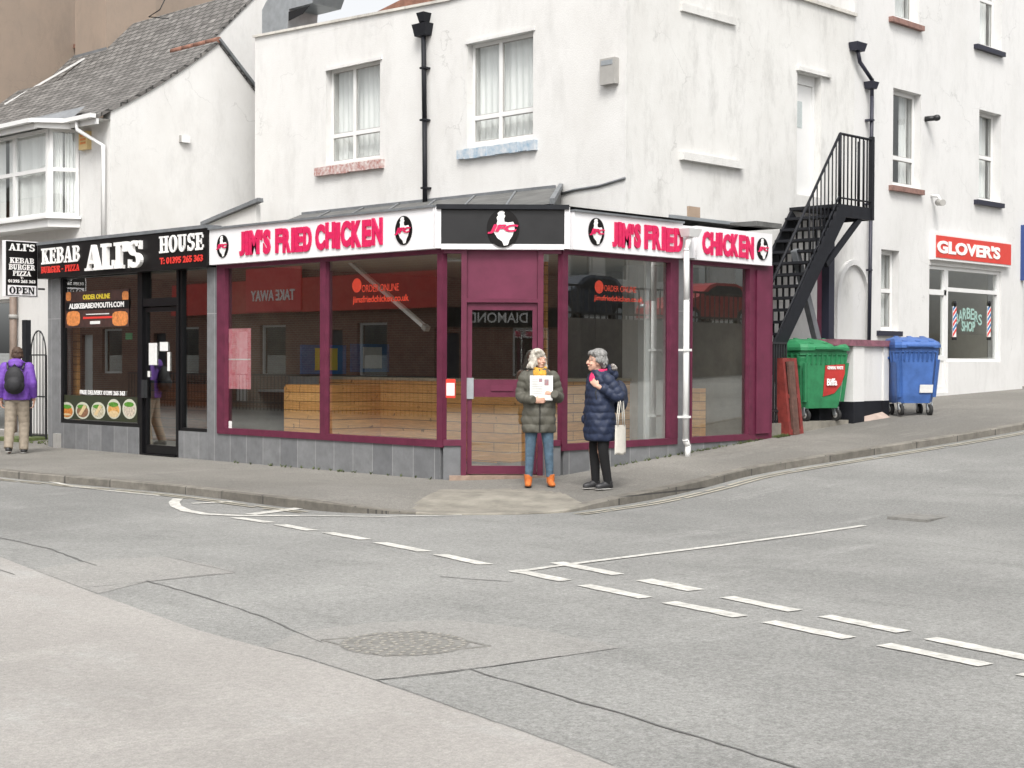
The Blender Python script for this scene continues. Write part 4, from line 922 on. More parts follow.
mb = MB(); mb.box(k0-.03,k0+.6,k1+.6,ya+.02,1.22,1.26); mb.box(k0-.03,xb+.02,k1-.03,k1+.6,1.221,1.261); mb.build('counter_top', mat('pale_worktop',(.42,.36,.26),.5,var=.2), ct)
FC3 = Fr((0,1.0,0),(1,0,0),(0,-1,0)); q = FC3.rect(700,388,741,432); mb = MB(); mb.fb(FC3,q[0],q[1],.11,q[3],-.5,0); w3 = mb.build('wooden_box', M['wood']); tag(w3, 'pine plank box behind the glass right of the white drainpipe', 'box')
mb = MB(); mb.fb(FC3,q[1],q[1]+.05,.11,q[3],-.5,.02); mb.build('corner_post', mat('pale_wood',(.62,.48,.28),.6,var=.2), w3)
# stainless table
FT = Fr((.75,0,0),(0,1,0),(-1,0,0)); q = FT.rect(254,374,287,390); tz = q[2]
tb = thing('metal_table', (1.0,(q[0]+q[1])/2,.1), 'stainless steel prep table with thin legs inside the left end of the left shop window', 'table')
mb = MB(); mb.box(.75,1.35,q[0],q[1],tz-.03,tz); mb.box(1.32,1.35,q[0],q[1],tz,tz+.2); mb.build('table_top', M['alu'], tb)
for x in (.8,1.3):
    for y in (q[0]+.05,q[1]-.05): mb = MB(); mb.tube([(x,y,.11),(x,y,tz-.03)],.018,8); mb.build('leg', M['alu'], tb)
mb = MB(); mb.box(.78,1.3,q[0]+.03,q[1]-.03,.35,.37); mb.build('shelf', M['alu'], tb)
# menu boards and hanging batten
FB = Fr((0,5.93,0),(1,0,0),(0,-1,0))
for (q, m, lab) in (((300,345,345,374),'blueprint','blue menu board with yellow lettering behind the counter, the left one'),((350,344,388,372),'blueprint','blue menu board with a pale picture behind the counter, the right one')):
    pt, r_ = poster(FB, q, 0, 'menu_board', lab, 'menu board', m, .03)
    mb = MB(); ww_ = r_[1]-r_[0]; mb.fb(FB,r_[0]+.3*ww_,r_[0]+.8*ww_,r_[2]+.06,r_[3]-.05,.03,.034); mb.build('print', M['yellow'] if 'yellow' in lab else M['paper'], pt)
FBt = Fr((1.2,0,0),(0,1,0),(-1,0,0)); a = FBt.p(*FBt.px(350,262)); b = FBt.p(*FBt.px(425,327))
mb = MB(); mb.bar(a,b,.07,.05); lb = mb.build('light_batten', M['upvc']); tag(lb, 'white light batten hanging down at an angle inside the left shop window', 'light fitting')
mb = MB(); d_ = (b-a).normalized(); mb.bar(b-d_*.02, b+d_*.06, .09, .07); mb.build('end_cap', M['grey'], lb)
FP2 = Fr((0,.35,0),(1,0,0),(0,-1,0)); q = FP2.rect(646,265,649.5,437); mb = MB(); mb.fb(FP2,q[0],q[1],.11,2.92,-.04,0); tag(mb.build('white_post', M['upvc']), 'thin white upright post inside the window right of the door', 'post')
q = FP2.rect(625,265,627,437); mb = MB(); mb.fb(FP2,q[0],q[1],.11,2.92,-1.5,-1.46); tag(mb.build('wooden_post', M['wood']), 'slender brown wooden post behind the counter right of the door', 'post')
# ================================================================== left house
lh = thing('white_house', (XH+2, YG+3, 0), 'white rendered house with swept slate roof, canted bay and curved gable left of the shops', 'house')
prof = [HG.px(*p) for p in ((107,110),(128,100),(150,88),(180,69),(200,55),(218,41))]
mb = MB()
FGm = Fr((0,YG+1.3,0),(1,0,0),(0,-1,0))
top = FGm.px(250,0); mid = FGm.px(203,47)
RX = 5.6; sl = (top[1]-mid[1])/(top[0]-mid[0]); RZ = top[1]+sl*(RX-top[0])
# ridge through (205,4)
best = None
for k in range(0, 300):
    x = 3.5+k*.02; z = mid[1]+sl*(x-mid[0]); f_ = Fr((x,0,0),(0,1,0),(-1,0,0)); zz_ = f_.px(205,4)[1]
    if best is None or abs(zz_-z) < best[0]: best = (abs(zz_-z), x, z)
RX, RZ = best[1], best[2]
eave = (XH-.28, prof[0][1]-.12)
gw = [(XH,-.1),(XH,prof[0][1]-.01)]+[p for p in prof[1:]]+[HG.px(256,83),(HG.px(256,83)[0]+.8,HG.px(256,83)[1]-.9),(8,5.0),(8,-.1)]
mb.poly(HG, gw, 0, -.25); mb.build('gable_wall', M['white'], lh)
mb = MB(); mb.poly(FGm, [(XH+.5,4),(mid[0]-.8,mid[1]-.8*sl-.06),(RX,RZ-.05),(RX+2.5,RZ-2.5*sl),(RX+2.5,4)], 0, -.2); mb.build('upper_gable_wall', M['white'], lh)
# roof: swept profile, plus the short front extension with red ridge tiles
P = [eave]+prof[:4]+[(mid[0],mid[1]+.02),(RX,RZ)]
mb = MB(); Y2 = 19
Pm = [eave]+[p for p in prof if p[0] < mid[0]-.15]+[mid,(RX,RZ),(RX+3,RZ-3*sl)]
for i in range(len(Pm)-1):
    (a,za),(b,zb3) = Pm[i],Pm[i+1]; y0 = YG+1.28 if a >= mid[0]-.3 else YG-.03
    if a < mid[0]-.3 and b >= mid[0]-.01: y0 = YG+1.28
    for t0 in (0,): mb.hexa([(a,y0,za-.05),(b,y0,zb3-.05),(b,Y2,zb3-.05),(a,Y2,za-.05),(a,y0,za+.02),(b,y0,zb3+.02),(b,Y2,zb3+.02),(a,Y2,za+.02)])
pe = [p for p in prof if p[0] >= prof[3][0]-.01]
pe = [p for p in prof]
for i in range(2,len(pe)-1):
    (a,za),(b,zb3) = pe[i],pe[i+1]; mb.hexa([(a,YG-.031,za-.045),(b,YG-.031,zb3-.045),(b,YG+1.6,zb3-.045),(a,YG+1.6,za-.045),(a,YG-.031,za+.024),(b,YG-.031,zb3+.024),(b,YG+1.6,zb3+.024),(a,YG+1.6,za+.024)])
a,za = prof[-1]; b,zb3 = HG.px(256,83)
mb.hexa([(a,YG-.031,za-.045),(b+.8,YG-.031,zb3-.95),(b+.8,YG+1.6,zb3-.95),(a,YG+1.6,za-.045),(a,YG-.031,za+.024),(b+.8,YG-.031,zb3-.88),(b+.8,YG+1.6,zb3-.88),(a,YG+1.6,za+.024)])
rf = mb.build('roof', M['slate'], lh)
mb = MB(); a,za = prof[-1]
for k in range(4): mb.tube([(a,YG-.04+k*.4,za+.02),(a,YG+.35+k*.4,za+.02)], .06, 8)
mb.build('ridge_tiles', M['redcap'], rf)
mb = MB(); mb.bar((a,YG-.05,za+.03),(b+.8,YG-.05,zb3-.86),.05,.05); mb.build('verge_trim', M['lead'], rf)
def roofpt(px,py):       # a picture point dropped on the main slate slope
    r_ = ray(px,py); lo, hi = 10, 60
    def h(x):
        for i in range(len(Pm)-1):
            if Pm[i][0] <= x <= Pm[i+1][0]: return Pm[i][1]+(Pm[i+1][1]-Pm[i][1])*(x-Pm[i][0])/(Pm[i+1][0]-Pm[i][0])
        return -9 if x < Pm[0][0] else Pm[-1][1]
    for _ in range(60):
        m_ = (lo+hi)/2; p = CAM+r_*m_
        if p.x < Pm[0][0] or p.z > h(p.x): lo = m_
        else: hi = m_
    return CAM+r_*lo
mb = MB(); a_, b_ = roofpt(4,106), roofpt(84,60); mb.bar(a_+Vector((0,0,.03)), b_+Vector((0,0,.03)), .09, .04); mb.build('verge_line', M['white3'], rf)
mb = MB(); a_, b_ = roofpt(24,64), roofpt(84,47); mb.bar(a_+Vector((0,0,.06)), b_+Vector((0,0,.06)), .16, .1); mb.build('ridge_tiles', M['redcap'], rf)
# rendered chimney breast on the roof
c_ = roofpt(106,50); c2 = roofpt(86,57)
mb = MB(); mb.box(c_.x,RX+.6,c_.y,c_.y+1.35,c_.z-.6,RZ+3.2); ch = mb.build('chimney', M['brownrender'], rf)
mb = MB(); mb.box(c_.x-.02,c_.x,c_.y-.02,c_.y+1.36,c_.z-.3,c_.z+.06); mb.build('flashing', M['lead'], ch)
mb = MB(); q = Fr((c_.x,0,0),(0,1,0),(-1,0,0))
mb.tube([q.p(*q.px(*p),.03) for p in ((166,0),(161,10),(150,17),(170,19))], .012, 6); mb.build('wire_loop', M['blackmatt'], ch)
# eaves: fascia board and gutter, bay
bY = HF.px(80,170)[0]; BX = XH-.5; FB1 = Fr((BX,0,0),(0,1,0),(-1,0,0)); bY2 = FB1.px(48,170)[0]; bz0 = HF.px(90,217)[1]-.02; bz1 = eave[1]-.06
zE = eave[1]
hw = HF.rect(-34,300,12.5,432)
mb = MB(); wall(mb, HF, YG+.251, 19, -.1, prof[0][1]-.1, [hw], .25); mb.build('front_wall', M['white'], lh)
window(HF, (hw[0],hw[1],hw[2],hw[3]), lh, cols=(.5,), trans=.35, rec=.1, curtain=False)
mb = MB()
g_ = [(XH-.36,YG-.02),(XH-.36,bY-.15),(BX-.34,bY2-.02),(BX-.34,19)]
for i in range(3):
    mb.bar((*g_[i],zE-.01),(*g_[i+1],zE-.01),.11,.075); mb.bar((g_[i][0]+.09,g_[i][1],zE-.10),(g_[i+1][0]+.09,g_[i+1][1],zE-.08),.04,.10)
mb.mesh([(g_[0][0],YG,zE-.04),(g_[1][0],g_[1][1],zE-.04),(g_[2][0],g_[2][1],zE-.04),(g_[3][0],19,zE-.04),(XH,19,zE-.04),(XH,YG,zE-.04)], [(0,1,2,3,4,5)])
mb.build('gutter', M['upvc'], lh)
mb = MB(); mb.mesh([(XH-.30,bY-.2,zE+.02),(BX-.3,bY2-.05,zE+.02),(BX-.3,19,zE+.02),(XH,19,zE+.32),(XH,bY-.2,zE+.3)], [(0,1,2,3,4)]); mb.build('bay_roof', M['lead'], lh)
by = MB()
by.mesh([(XH,bY,bz0-.15),(BX,bY2,bz0-.15),(BX,19,bz0-.15),(XH,19,bz0-.15),(XH,bY,bz0),(BX,bY2,bz0),(BX,19,bz0),(XH,19,bz0)], [(0,1,2,3),(4,5,6,7),(0,1,5,4),(1,2,6,5)])
by.mesh([(XH-.02,bY-.08,bz0),(BX-.07,bY2-.06,bz0),(BX-.07,19,bz0),(XH,19,bz0),(XH-.02,bY-.08,bz0+.05),(BX-.07,bY2-.06,bz0+.05),(BX-.07,19,bz0+.05),(XH,19,bz0+.05)], [(0,1,2,3),(4,5,6,7),(0,1,5,4),(1,2,6,5)])
BW = by.build('bay', M['upvc'], lh)
def flatwin(fr, a0, a1, z0, z1, mull, zt, par):
    mb = MB(); f = .06
    for (a,b,c,d) in [(a0,a1,z0,z0+f),(a0,a1,z1-f,z1),(a0,a0+f,z0+f,z1-f),(a1-f,a1,z0+f,z1-f)]+[(m_-.05,m_+.05,z0+f,z1-f) for m_ in mull]: mb.fb(fr,a,b,c,d,-.06,0)
    es = [a0+f]+[v for m_ in mull for v in (m_-.05,m_+.05)]+[a1-f]
    for i in range(0,len(es),2): mb.fb(fr,es[i],es[i+1],zt-.035,zt+.035,-.055,.004)
    w_ = mb.build('window_frame', M['upvc'], par); mb = MB(); mb.fq(fr,a0+.03,a1-.03,z0+.03,z1-.03,-.03); mb.build('pane', M['glassup'], w_)
    mb = MB(); n = 40
    for i in range(n):
        if 0.45 < (i/n) < .52 : continue
        u, v = a0+(a1-a0)*i/n, a0+(a1-a0)*(i+1)/n; o1, o2 = -.12-.015*math.sin(i*1.3), -.12-.015*math.sin(i*1.3+1.3)
        mb.face([fr.p(u,z0,o1),fr.p(v,z0,o2),fr.p(v,z1,o2),fr.p(u,z1,o1)])
    mb.build('curtain', M['net'], w_)
dv = Vector((BX-XH, bY2-bY, 0)); Ls = dv.length; dn = Vector((-dv.y, dv.x, 0)).normalized()
if dn.dot(Vector((-1,-1,0))) < 0: dn = -dn
FS = Fr((XH,bY,0), dv, dn); zt5 = FB1.px(30,172)[1]
flatwin(FS, .02, Ls-.03, bz0+.05, bz1-.05, [], zt5, BW)
m1_ = FB1.px(14,170)[0]; flatwin(FB1, bY2+.03, FB1.px(-40,170)[0], bz0+.05, bz1-.05, [m1_], zt5, BW)
mb = MB(); mb.box(XH-.02,XH+.0-.003,bY+.2,17,bz0,bz1); mb.build('bay_back', M['darkwall'], BW)
# dormer
dp = roofpt(36,75); Fd_ = Fr((dp.x-1.6,0,0),(0,1,0),(-1,0,0)); 
F7 = Fr((0,dp.y,0),(1,0,0),(0,-1,0)); pts = [F7.px(*p) for p in ((37,76),(-30,73),(-30,130),(2,108))]
mb = MB(); mb.poly(F7, pts, 0, -1.5); dm_ = mb.build('dormer', M['white3'], lh)
mb = MB(); q = F7.rect(-14,80,6.5,99.5); mb.fb(F7,*q,0,.03); mb.build('pane', M['glassup'], dm_)
mb = MB(); a_ = F7.px(40,77); b_ = F7.px(-30,73); mb.bar(F7.p(*a_,.03),F7.p(*b_,.03),.12,.06); mb.build('dormer_trim', M['upvc'], dm_)
mb = MB(); a_ = F7.px(15,73.5); b_ = F7.px(-30,71); mb.bar(F7.p(*a_,.02),F7.p(*b_,.02),.14,.07); mb.build('red_edge', M['redcap'], dm_)
# small fixtures on the house
q = HF.rect(83,132,91.5,150); t = thing('alarm_box', HF.p((q[0]+q[1])/2,q[2],0), 'yellowed alarm box with orange stripes on the house wall right of the bay window', 'alarm box'); mb = MB(); mb.fb(HF,*q,0,.09); mb.build('case', mat('yellowed_plastic',(.62,.46,.22),.5,var=.2), t)
mb = MB()
for k in range(3): zz = q[2]+(q[3]-q[2])*(.3+.2*k); mb.fb(HF,q[0]+.05,q[1]-.05,zz,zz+.04,.09,.094)
mb.build('stripe', M['orange'], t)
q = HG.rect(180,136,188,143); mb = MB(); mb.fb(HG,*q,0,.08); vt_ = mb.build('wall_vent', M['upvc']); tag(vt_, 'small white square vent cowl in the middle of the blank gable wall', 'vent')
mb = MB(); mb.fb(HG,q[0]-.02,q[0]+.03,q[2],q[3],-.0,.05); mb.build('vent_flap', M['grey'], vt_)
HFp = Fr((XH-.36,0,0),(0,1,0),(-1,0,0))
dp_ = thing('drainpipe', (XH-.1,YG+.15,3), 'white drainpipe with a swan neck at the eaves corner of the white house', 'drainpipe')
mb = MB(); a_ = HF.px(106,140)[0]; b_ = HF.px(97,120)[0]
mb.tube([(XH-.34,b_+.1,zE-.05),(XH-.34,b_+.1,zE-.2),(XH-.08,YG+.12,zE-.5),(XH-.08,YG+.12,3.3)], .04, 8); mb.build('pipe', M['upvc'], dp_)
# brown building rising behind the house
FBr = Fr((0,c_.y+3.4,0),(1,0,0),(0,-1,0))
a_ = FBr.px(-260,30)[0]; b_ = FBr.px(180,30)[0]+2
bb = thing('brown_building', FBr.p((a_+b_)/2,0,0), 'tall brown rendered wall rising behind the slate roof at the far left', 'building')
mb = MB(); mb.fb(FBr,a_,b_,5.5,17,-3,0); mb.build('wall', M['brownrender'], bb)
mb = MB(); mb.tube([FBr.p(*FBr.px(*p),.03) for p in ((80,2),(83,5),(82,0))], .02, 6); mb.build('wire_loop', M['blackmatt'], bb)
mb = MB(); mb.fb(FBr,a_-.1,b_+.1,17,17.2,-3.1,.1); mb.build('coping', M['felt'], bb)
# gate, brown post and step in the gap
FG2 = Fr((.75,0,0),(0,1,0),(-1,0,0))
gt = thing('iron_gate', FG2.p(FG2.px(38,440)[0],0), 'slender black iron gate with an arched top beside the kebab shop', 'gate')
g0, g1 = FG2.px(46,400)[0], FG2.px(31,400)[0]; zt6 = FG2.px(38,355)[1]; zb6 = FG2.px(38,438)[1]
mb = MB()
for a in (g0,g1): mb.bar(FG2.p(a,zb6),FG2.p(a,zt6),.03)
for z in (zb6+.05,(zb6+zt6)/2,zt6): mb.bar(FG2.p(g0,z),FG2.p(g1,z),.025)
c_m = (g0+g1)/2; rr = (g1-g0)/2
mb.tube([FG2.p(c_m+rr*math.cos(R(k)), zt6+rr*1.6*math.sin(R(k))) for k in range(0,181,15)], .014, 6)
mb.build('gate_frame', M['blackmatt'], gt)
for k in range(1,5): mb = MB(); a = g0+(g1-g0)*k/5; mb.tube([FG2.p(a,zb6+.05),FG2.p(a,zt6+rr*1.6*math.sqrt(max(0,1-((a-c_m)/rr)**2)))],.009,6); mb.build('bar', M['blackmatt'], gt)
mb = MB(); q = FG2.rect(24.5,320,28.5,440); mb.fb(FG2,q[0],q[1],-.02,q[3],-.05,.05); tag(mb.build('gate_post', M['stair']), 'dark square iron gate post next to the walking man', 'post')
mb = MB(); a = HF.px(18,320)[0]; mb.tube([HF.p(a,0,.1),HF.p(a,3.1,.1)],.07,10); bp_ = mb.build('drainpipe', mat('brown_pipe',(.20,.15,.12),.6,var=.3)); tag(bp_, 'brown drainpipe on the house front under the projecting sign', 'drainpipe')
mb = MB(); mb.tube([HF.p(a,2.3,.1),HF.p(a,2.38,.1)],.085,10); mb.build('collar', M['grey'], bp_)
mb = MB(); mb.box(.2,XH-.01,FG2.px(46,440)[0],FG2.px(20,440)[0],-.05,.09); st_ = mb.build('stone_step', M['moss']); tag(st_, 'low mossy step in front of the iron gate', 'step')
mb = MB(); q = FL.rect(54,433.5,58,448.5,.06); mb.fb(FL,*q,0,.08); pb_ = mb.build('foot_bracket', M['grey']); tag(pb_, 'small grey pipe stub at the foot of the tiled kebab shop base', 'pipe stub')

# ================================================================== tall building on the right with barber shop
tbld = thing('tall_building', (XE+3,S2+3,0), 'tall white rendered building with a barber shop at street level, right of the staircase', 'building')
TE = UR.px(1023,300)[0]
def rh(x0,y0,x1,y1): return UR.rect(x0,y0,x1,y1)
wA, wB = rh(893,91,921,187), rh(895,-60,919,20); wC, wD = rh(979,112,1001,201), rh(980,-50,1002,47); wE = rh(881,250,899,331)
bs = UR.rect(929,268,1001,360); dsr = (bs[0], UR.px(948,320)[0], UR.px(938,393)[1], bs[3])
bz = bs[2]; bsd0 = UR.px(948.5,320)[0]
holes = [wA,wB,wC,wD,wE,(bsd0,bs[1],UR.px(975,362)[1],bs[3]),(bs[0],bsd0,UR.px(938,393)[1],bs[3])]
mb = MB(); wall(mb, UR, XE, TE, -.2, 13, holes, .28); mb.build('front_wall', M['white3'], tbld)
mb = MB(); mb.box(XE,XE+.25,S2+.281,9,0,13); mb.box(TE-.25,TE,S2+.281,9,0,13); mb.box(XE+.25,TE-.25,8.8,9,0,13); mb.build('side_wall', M['white2'], tbld)
mb = MB(); mb.box(XE-.1,TE+.1,S2-.1,9.1,13,13.15); mb.build('roof', M['slate'], tbld)
mb = MB(); mb.fb(UR,XE+.02,TE,.2,UR.px(1005,385)[1]+.0,.0,.025) if False else None
window(UR, wA, tbld, cols=(), trans=.30, rec=.14, fw=.07, curtain=[(.0,.25),(.75,1)]); window(UR, wB, tbld, cols=(), trans=.4, rec=.14, fw=.07)
window(UR, wC, tbld, cols=(), trans=.5, rec=.18, fw=.06, curtain=[(0,.3),(.6,1)]); window(UR, wD, tbld, cols=(), trans=.5, rec=.18, fw=.06)
window(UR, wE, tbld, cols=(), trans=.5, rec=.14, fw=.07)
sillbox(UR,893,187.5,925,192.5,tbld,'sillred',.09); sillbox(UR,893,21,925,26,tbld,'sillred',.09); sillbox(UR,978,201.5,1005,206,tbld,'navy',.09); sillbox(UR,978,48,1006,52.5,tbld,'navy',.09); sillbox(UR,880,331,903,336,tbld,'navy',.07)
# barber shop front
zsb = UR.px(975,362)[1]; ztop = bs[3]; ztr = UR.px(975,291)[1]
mb = MB(); f=.07; d0,d1=-.12,-.05; bsd1=bs[1]
for (a,b,c,d) in ((bsd0,bsd1,zsb,zsb+f),(bsd0,bsd1,ztop-f,ztop),(bsd0,bsd0+f,zsb+f,ztop-f),(bsd1-f,bsd1,zsb+f,ztop-f),(bsd0+f,bsd1-f,ztr-.04,ztr+.04)): mb.fb(UR,a+.002,b-.002,c+.002,d-.002,d0,d1)
sf = mb.build('shopfront_frame', M['upvc'], tbld); mb = MB(); mb.fq(UR,bsd0+.04,bsd1-.04,zsb+.04,ztop-.04,-.09); mb.build('pane', M['glass'], sf)
a,b,c,d = bs[0]+.003,bsd0-.003,dsr[2]+.003,bs[3]-.003; zm = UR.px(938,358)[1]; zt7 = UR.px(938,292)[1]
mb = MB()
for (p,q_,r_,s_) in ((a,b,d-.07,d),(a,b,zt7-.05,zt7+.05),(a,a+.08,c,d-.07),(b-.08,b,c,d-.07),(a+.08,b-.08,c,c+.12),(a+.08,b-.08,zm-.05,zm+.05)): mb.fb(UR,p,q_,r_,s_,-.12,-.05)
mb.fb(UR,a+.08,b-.08,c+.12,zm-.05,-.11,-.07); D = mb.build('door', M['upvc'], tbld); D['label'] = 'white half glazed barber shop door'
mb = MB(); mb.fq(UR,a+.05,b-.05,zm,d-.05,-.09); mb.build('pane', M['glass'], D)
mb = MB(); mb.fb(UR,bs[0],bs[1],.85,ztop+.2,-3.2,-3.1); mb.fb(UR,bs[0]-.05,bs[0],.85,ztop+.2,-3.1,-.3); mb.fb(UR,bs[1],bs[1]+.05,.85,ztop+.2,-3.1,-.3); mb.fb(UR,bs[0],bs[1],ztop+.2,ztop+.25,-3.1,-.3); mb.fb(UR,bs[0],bs[1],.8,.85,-3.1,-.3); mb.build('inner_wall', M['cream'], tbld)
q = UR.rect(929.5,238,1006.5,263.5); SDG=.12
sg = thing('shop_sign', UR.p((q[0]+q[1])/2,q[2],SDG), "red sign with white lettering reading GLOVER'S above the barber shop", 'sign')
mb = MB(); mb.fb(UR,q[0],q[1],q[2],q[3],0,SDG-.01); mb.build('box', M['upvc'], sg); mb = MB(); mb.fb(UR,q[0]+.04,q[1]-.04,q[2]+.04,q[3]-.04,SDG-.01,SDG); mb.build('face', M['red'], sg)
a = UR.px(937,250,SDG)[0]; b = UR.px(1000,250,SDG)[0]; text_mesh("GLOVER'S", (q[3]-q[2])*.50, UR, (a+b)/2, q[2]+(q[3]-q[2])*.25, SDG, .01, width=b-a, bold=.045, m=M['whitetxt'], parent=sg)
bt = thing('window_lettering', UR.p((bsd0+bsd1)/2, UR.px(970,330)[1], -.08), 'pale green BARBER SHOP lettering on the barber window', 'lettering')
mg = mat('pale_green_vinyl', (.30,.46,.41), .5)
w_ = 'BARBERS'; x0, x1 = UR.px(960.5,320)[0], UR.px(984,320)[0]; zc2 = UR.px(971,330)[1]
for i, c in enumerate(w_):
    u = (i/(len(w_)-1))*2-1; s_ = (x0+x1)/2+u*(x1-x0)/2; z_ = zc2+.22*math.cos(u*1.1)
    text_mesh(c, .22, UR, s_, z_, -.085, .004, width=.15, bold=.02, m=mg, parent=bt)
text_mesh('SHOP', .2, UR, (x0+x1)/2, zc2-.03, -.085, .004, width=.55, bold=.03, m=mg, parent=bt)
for i, (x,lab) in enumerate(((954.5,'striped barber pole printed on the left side of the barber window'),(989,'striped barber pole printed on the right side of the barber window'))):
    s_ , z0 = UR.px(x,337,-.08); z1 = UR.px(x,306)[1]; pl = thing('barber_pole', UR.p(s_,z0,-.08), lab, 'barber pole', 'barber poles in the window')
    mb = MB(); mb.fb(UR,s_-.07,s_+.07,z0,z1,-.085,-.08); mb.build('pole', M['whitetxt'], pl)
    mb = MB()
    for k in range(6): z_ = z0+(z1-z0)*k/6; mb.poly(UR,[(s_-.07,z_),(s_+.07,z_+.12),(s_+.07,z_+.18),(s_-.07,z_+.06)],-.08,-.077,k%2)
    mb.build('stripes', [M['redtxt'],M['blueprint']], pl)
    mb = MB(); mb.ell(UR.p(s_,z1+.05,-.07),(.06,.02,.06)); mb.fb(UR,s_-.08,s_+.08,z0-.06,z0,-.085,-.075); mb.build('pole_caps', M['black'], pl)
cm = thing('security_camera', UR.p(*UR.px(931,200)), 'small white security camera on the wall above the red sign', 'security camera')
mb = MB(); s_, z_ = UR.px(931,201); mb.tube([UR.p(s_,z_+.1,0),UR.p(s_,z_+.08,.15),UR.p(s_,z_-.02,.2)],.03,8); mb.build('arm', M['upvc'], cm); mb = MB(); mb.tube([UR.p(s_+.08,z_-.03,.1),UR.p(s_-.1,z_-.06,.3)],.06,10); mb.build('body', M['grey'], cm)
mb = MB(); mb.tube([UR.p(*UR.px(925,119),0),UR.p(*UR.px(927,119),.18)],.05,8); wl_ = mb.build('wall_light', M['blackmatt']); tag(wl_, 'small black spotlight beside the tall middle window of the right building', 'light')
mb = MB(); s_, z_ = UR.px(927,119); mb.ell(UR.p(s_,z_,.2),(.07,.07,.06)); mb.build('lamp_head', M['blackmatt'], wl_)
q = UR.rect(1020.5,226,1034,281); sg = thing('blue_sign', UR.p(q[0],q[2]), 'dark blue sign at the right edge of the tall white building', 'sign'); mb = MB(); mb.fb(UR,q[0],q[1],q[2],q[3],0,.1); mb.build('panel', mat('blue_sign_panel',(.03,.06,.2),.4), sg)
# next building along
nb = thing('end_building', UR.p(TE+4,0), 'white rendered building beyond the barber shop at the right edge', 'building'); mb = MB(); mb.box(TE+.02,TE+14,S2+.5,9,0,10); mb.build('wall', M['white3'], nb)
mb = MB(); mb.box(TE+.03,TE+14,S2+.3,9.1,10,10.2); mb.build('roof', M['slate'], nb)
mb = MB(); mb.fb(UR,TE+1.5,TE+2.6,2,3.6,-.5,-.46); mb.fb(UR,TE+5.5,TE+6.6,2,3.6,-.5,-.46); mb.fb(UR,TE+1.5,TE+2.6,5.5,7.2,-.5,-.46); mb.build('window', M['glassup'], nb)

# ================================================================== outside staircase
stc = thing('metal_staircase', (6.7,.9,.5), 'dark steel outside staircase climbing to the white upstairs door', 'staircase')
SY0, SY1 = .5, 1.36         # outer and inner side
FO = Fr((0,SY0,0),(1,0,0),(0,-1,0)); FI = Fr((0,SY1,0),(1,0,0),(0,-1,0))
lx0, lzt = FO.px(838,204); lx1 = FO.px(869,208)[0]
bx0, bz0_ = FO.px(772,352); slope = (lzt-bz0_)/(lx0-bx0)
zbot = .62; bx = lx0-(lzt-zbot)/slope
print('DBG stairs', lx0,lzt,lx1,slope,bx)
mb = MB(); mb.box(lx0-.05,lx1,SY0,S2-.005,lzt-.05,lzt); mb.build('landing', M['stair'], stc)
mb = MB(); mb.fb(FO,lx0-.05,lx1,lzt-.2,lzt-.0,-.001,.05); mb.box(lx1,lx1+.05,SY0,S2-.01,lzt-.2,lzt); mb.build('landing_edge', M['stair'], stc)
for (yy, d) in ((SY0-.03,0),(SY1,0)):
    mb = MB(); A = Vector((lx0+.05,yy,lzt-.14)); B = Vector((bx,yy,zbot)); mb.bar(A,B,.05,.26); mb.build('stringer', M['stair'], stc)
n = int((lzt-zbot)/.2)
for k in range(1,n+1):
    z = lzt-k*(lzt-zbot)/(n+1); x = lx0-(lzt-z)/slope
    mb = MB(); mb.box(x-.13,x+.12,SY0+.0,SY1-.03,z-.04,z)
    for q_ in range(7): yy = SY0+.06+q_*(SY1-SY0-.15)/6; mb.box(x+.08,x+.11,yy-.012,yy+.012,z-.04-(lzt-zbot)/(n+1)+.03,z-.04)
    mb.build('tread', M['stair'], stc)
def rail(name, P, r_=.022): mb = MB(); mb.tube(P, r_, 8); mb.build(name, M['stair'], stc)
rt = FO.px(840,134)[1]-lzt
for yy in (SY0-.03,):
    rail('handrail', [(lx0,yy,lzt+rt),(bx,yy,zbot+rt)])
    rail('midrail', [(lx0,yy,lzt+.14),(bx,yy,zbot+.14)], .015) if yy == SY0-.03 else None
for k in range(1,24):      # balusters at the top of the flight
    f = k/24; x = lx0+(bx-lx0)*f; z = lzt+(zbot-lzt)*f
    if f < .36: mb = MB(); mb.tube([(x,SY0-.03,z+.02),(x,SY0-.03,z+rt)],.011,6); mb.build('baluster', M['stair'], stc)
rail('handrail', [(lx0,SY0-.03,lzt+rt),(lx1,SY0-.03,lzt+rt),(lx1+.02,SY0-.03,lzt+rt)]); 
rail('midrail', [(lx0,SY0-.03,lzt+.1),(lx1,SY0-.03,lzt+.1)],.015)
for k in range(9):
    x = lx0+(lx1-lx0)*k/8; mb = MB(); mb.tube([(x,SY0-.03,lzt),(x,SY0-.03,lzt+rt)],.028 if k in (0,) else .013,6); mb.build('baluster', M['stair'], stc)
for k in range(1,3):
    y = SY0+(S2-SY0)*k/8; mb = MB(); mb.tube([(lx1+.02,y,lzt),(lx1+.02,y,lzt+rt)],.013,6); mb.build('baluster', M['stair'], stc)
mb = MB(); mb.box(lx1-.02,lx1+.05,SY0-.07,SY0-.0,lzt-.2,lzt+rt+.05); mb.build('corner_post', M['stair'], stc)
